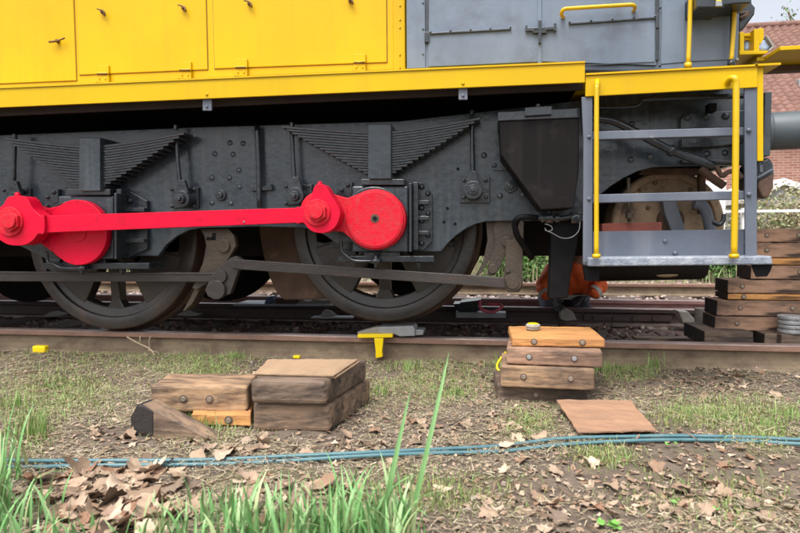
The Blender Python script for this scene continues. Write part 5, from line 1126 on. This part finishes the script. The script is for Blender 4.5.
# pale outbuilding with a white shallow gable
ob = empty('outbuilding', (7,13,gh(7,13)), 'low pale grey outbuilding with a white edged gable in front of the brick house', 'outbuilding')
oy = 12.6; gx = [P(x_, y_, oy) for x_, y_ in ((752,195),(783,178.5),(850,203))]; zb_ = gh(7,oy)-.2
b = MB(); b.prism([(gx[0].x,zb_),(gx[2].x,zb_),(gx[2].x,gx[2].z-.1),(gx[1].x,gx[1].z-.1),(gx[0].x,gx[0].z-.1)], oy, oy+2.4); b.build('wall', M['render'], ob)
b = MB(); b.prism([(gx[0].x-.1,gx[0].z-.16),(gx[1].x,gx[1].z-.12),(gx[2].x+.1,gx[2].z-.16),(gx[2].x+.1,gx[2].z),(gx[1].x,gx[1].z),(gx[0].x-.1,gx[0].z)], oy-.08, oy+2.5); b.build('barge_board', M['white'], ob)
# white rail fence
fe = empty('white_fence', (5,9.6,gh(5,9.6)), 'low white rail fence in the overgrown grass behind the right hand timber pile', 'fence')
b = MB(); za, zb2 = P(690,212,9.6), P(800,210.5,9.6); b.box(-6,14,9.58,9.62,za.z-.02,za.z+.02); b.build('fence_rail', M['white'], fe)
for i in range(11):
    x = -5.4+1.85*i; b = MB(); b.box(x-.04,x+.04,9.63,9.7,gh(x,9.6)-.1,za.z+.05); b.build('fence_post', M['white'], fe)
# pale wall far behind
b = MB(); b.box(P(690,200,12).x,P(726,200,12).x,12.0,12.2,.3,1.75); o = b.build('garden_wall', M['white'], bevel=.01); tag(o,'pale garden wall glimpsed through the cab steps behind the locomotive','wall')
# undergrowth
M['bush'] = mat('undergrowth_leaves', (1,1,1), (.8,.85,.8), 20, .6, bump=0, island=[(0.2,0.25,0.1),(0.36,0.38,0.18),(0.5,0.42,0.27),(0.16,0.2,0.08),(0.45,0.32,0.22),(0.34,0.4,0.18)])
M['bushg'] = mat('green_hedge_leaves', (1,1,1), (.8,.9,.8), 20, .5, bump=0, island=[(0.05,0.12,0.025),(0.1,0.2,0.045),(0.15,0.27,0.07),(0.04,0.085,0.02)])
rg = np.random.default_rng(77)
n = 16000; x = rg.uniform(-12,16,n); y = rg.uniform(8.2,11.6,n); hmax = .25+.5*np.clip((y-8.4)/1.5,0,1); z = np.array([gh(a,b_) for a,b_ in zip(x,y)])
o = blades('meadow_grass', np.stack([x,y,z],1), rg.uniform(.15,.6,n)*(.5+hmax*.6), rg.uniform(.006,.014,n), M['bush'], .6, 78, seg=4); tag(o,'tall rough grass growing on the bank behind the second track','grass')
def bush_leaves(name, cx, cy, rx, ry, rz_, n, s, m, seed, label, cat='bush', group=None, stem=True):
    rg = np.random.default_rng(seed); z0 = gh(cx, cy); t = rg.normal(0,1,(n,3)); t /= np.linalg.norm(t,axis=1)[:,None]; r = rg.random(n)**.4
    lump = 1+.25*np.sin(t[:,0]*5+seed)*np.cos(t[:,2]*6+t[:,1]*4)
    p = t*(r*lump)[:,None]*np.array([rx,ry,rz_]); p[:,2] = np.abs(p[:,2]+rz_*.25)
    a = rg.uniform(0,6.28,n); e = rg.normal(0,.6,n); u = np.stack([np.cos(a)*np.cos(e),np.sin(a)*np.cos(e),np.sin(e)],1); v_ = np.cross(u, rg.normal(0,1,(n,3))); v_ /= np.linalg.norm(v_,axis=1)[:,None]
    sz = s*rg.uniform(.5,1.2,n)[:,None]; V = np.stack([p-u*sz, p+v_*sz*.45, p+u*sz, p-v_*sz*.45],1).reshape(-1,3); F = np.arange(4*n).reshape(n,4)
    e_ = empty(name, (cx,cy,z0), label, cat, group); f_ = add_np('foliage', V, F, m, False); f_.parent = e_
    b = MB()
    for i in range(7):
        a_ = i*.9; b.tube([(math.cos(a_)*.03,math.sin(a_)*.03,-.05),(math.cos(a_)*rx*.3,math.sin(a_)*ry*.3,rz_*.5),(math.cos(a_)*rx*.6,math.sin(a_)*ry*.6,rz_*1.05)], [.012,.008,.003], 5)
    s_ = b.build('stem', M['twig'], None); s_.parent = e_
def bx_(px, Y): return P(px, 210, Y).x
bl = [(bx_(143,9.0),9.0,.3,.3,.4,'bushg','small green plant glimpsed beside the lower left horn guide, through the left wheel'),
      (bx_(520,8.9),8.9,.55,.4,.42,'bushg','bright green shrub just right of the brake lever, beside the worker'),
      (bx_(725,9.0),9.0,.5,.4,.45,'bushg','green shrub seen between the step tread and the timber pile'),
      (bx_(700,9.9),9.9,.7,.5,.5,'bush','tangled brown bush glimpsed through the cab steps beside the right handrail'),
      (bx_(768,9.95),9.95,.85,.4,1.0,'bush','tangled brown green bush behind the fence, touching the right step post'),
      (bx_(797,10.1),10.1,.8,.4,1.0,'bush','tangled brown green bush behind the fence, below the white gable'),
      (bx_(830,10.2),10.2,.7,.4,1.1,'bush','tangled brown green bush behind the fence at the right edge'),
      (bx_(785,9.2),9.2,.35,.3,.1,'bushg','low green plant in front of the white fence above the timber pile')]
for i, (cx, cy, rx, ry, rz_, m_, lab) in enumerate(bl): bush_leaves('shrub', cx, cy, rx, ry, rz_, 5500, .035, M[m_], 90+i, lab, 'shrub', 'shrubs behind the second track')
# thin tree showing above the roof ridge
tx = P(793,20,24); tr_ = empty('tree', (tx.x+.6,24,1.2), 'thin pale green budding tree rising above the roof ridge at top right', 'tree')
b = MB(); rt2 = random.Random(8); zt2 = tx.z; leafp = []
b.tube([(0,0,-.5),(0,.1,4),(.1,0,zt2-2.2)], [.16,.12,.08], 10)
for i in range(46):
    a = rt2.uniform(0,6.28); z0 = rt2.uniform(zt2-5,zt2-2); l = rt2.uniform(.9,2.1); e = Vector((math.cos(a)*l*.75, math.sin(a)*l*.6, z0+l*rt2.uniform(.6,1.1))); mid = Vector((math.cos(a)*l*.35, math.sin(a)*l*.3, z0+l*.4))
    b.tube([(0.05,0,z0), mid, e], [.03,.02,.006], 5)
    for k in range(26): t = rt2.uniform(.4,1.05); q = mid.lerp(e, t)+Vector((rt2.gauss(0,.12),rt2.gauss(0,.12),rt2.gauss(0,.12))); leafp.append(q)
s = b.build('trunk', M['twig'], None); s.parent = tr_
rg = np.random.default_rng(3); n = len(leafp); p = np.array([tuple(q) for q in leafp]); u = rg.normal(0,1,(n,3)); u /= np.linalg.norm(u,axis=1)[:,None]; v_ = np.cross(u, rg.normal(0,1,(n,3))); v_ /= np.linalg.norm(v_,axis=1)[:,None]; sz = rg.uniform(.03,.07,n)[:,None]
s = add_np('crown', np.stack([p-u*sz,p+v_*sz*.5,p+u*sz,p-v_*sz*.5],1).reshape(-1,3), np.arange(4*n).reshape(n,4), M['bushg'], False); s.parent = tr_
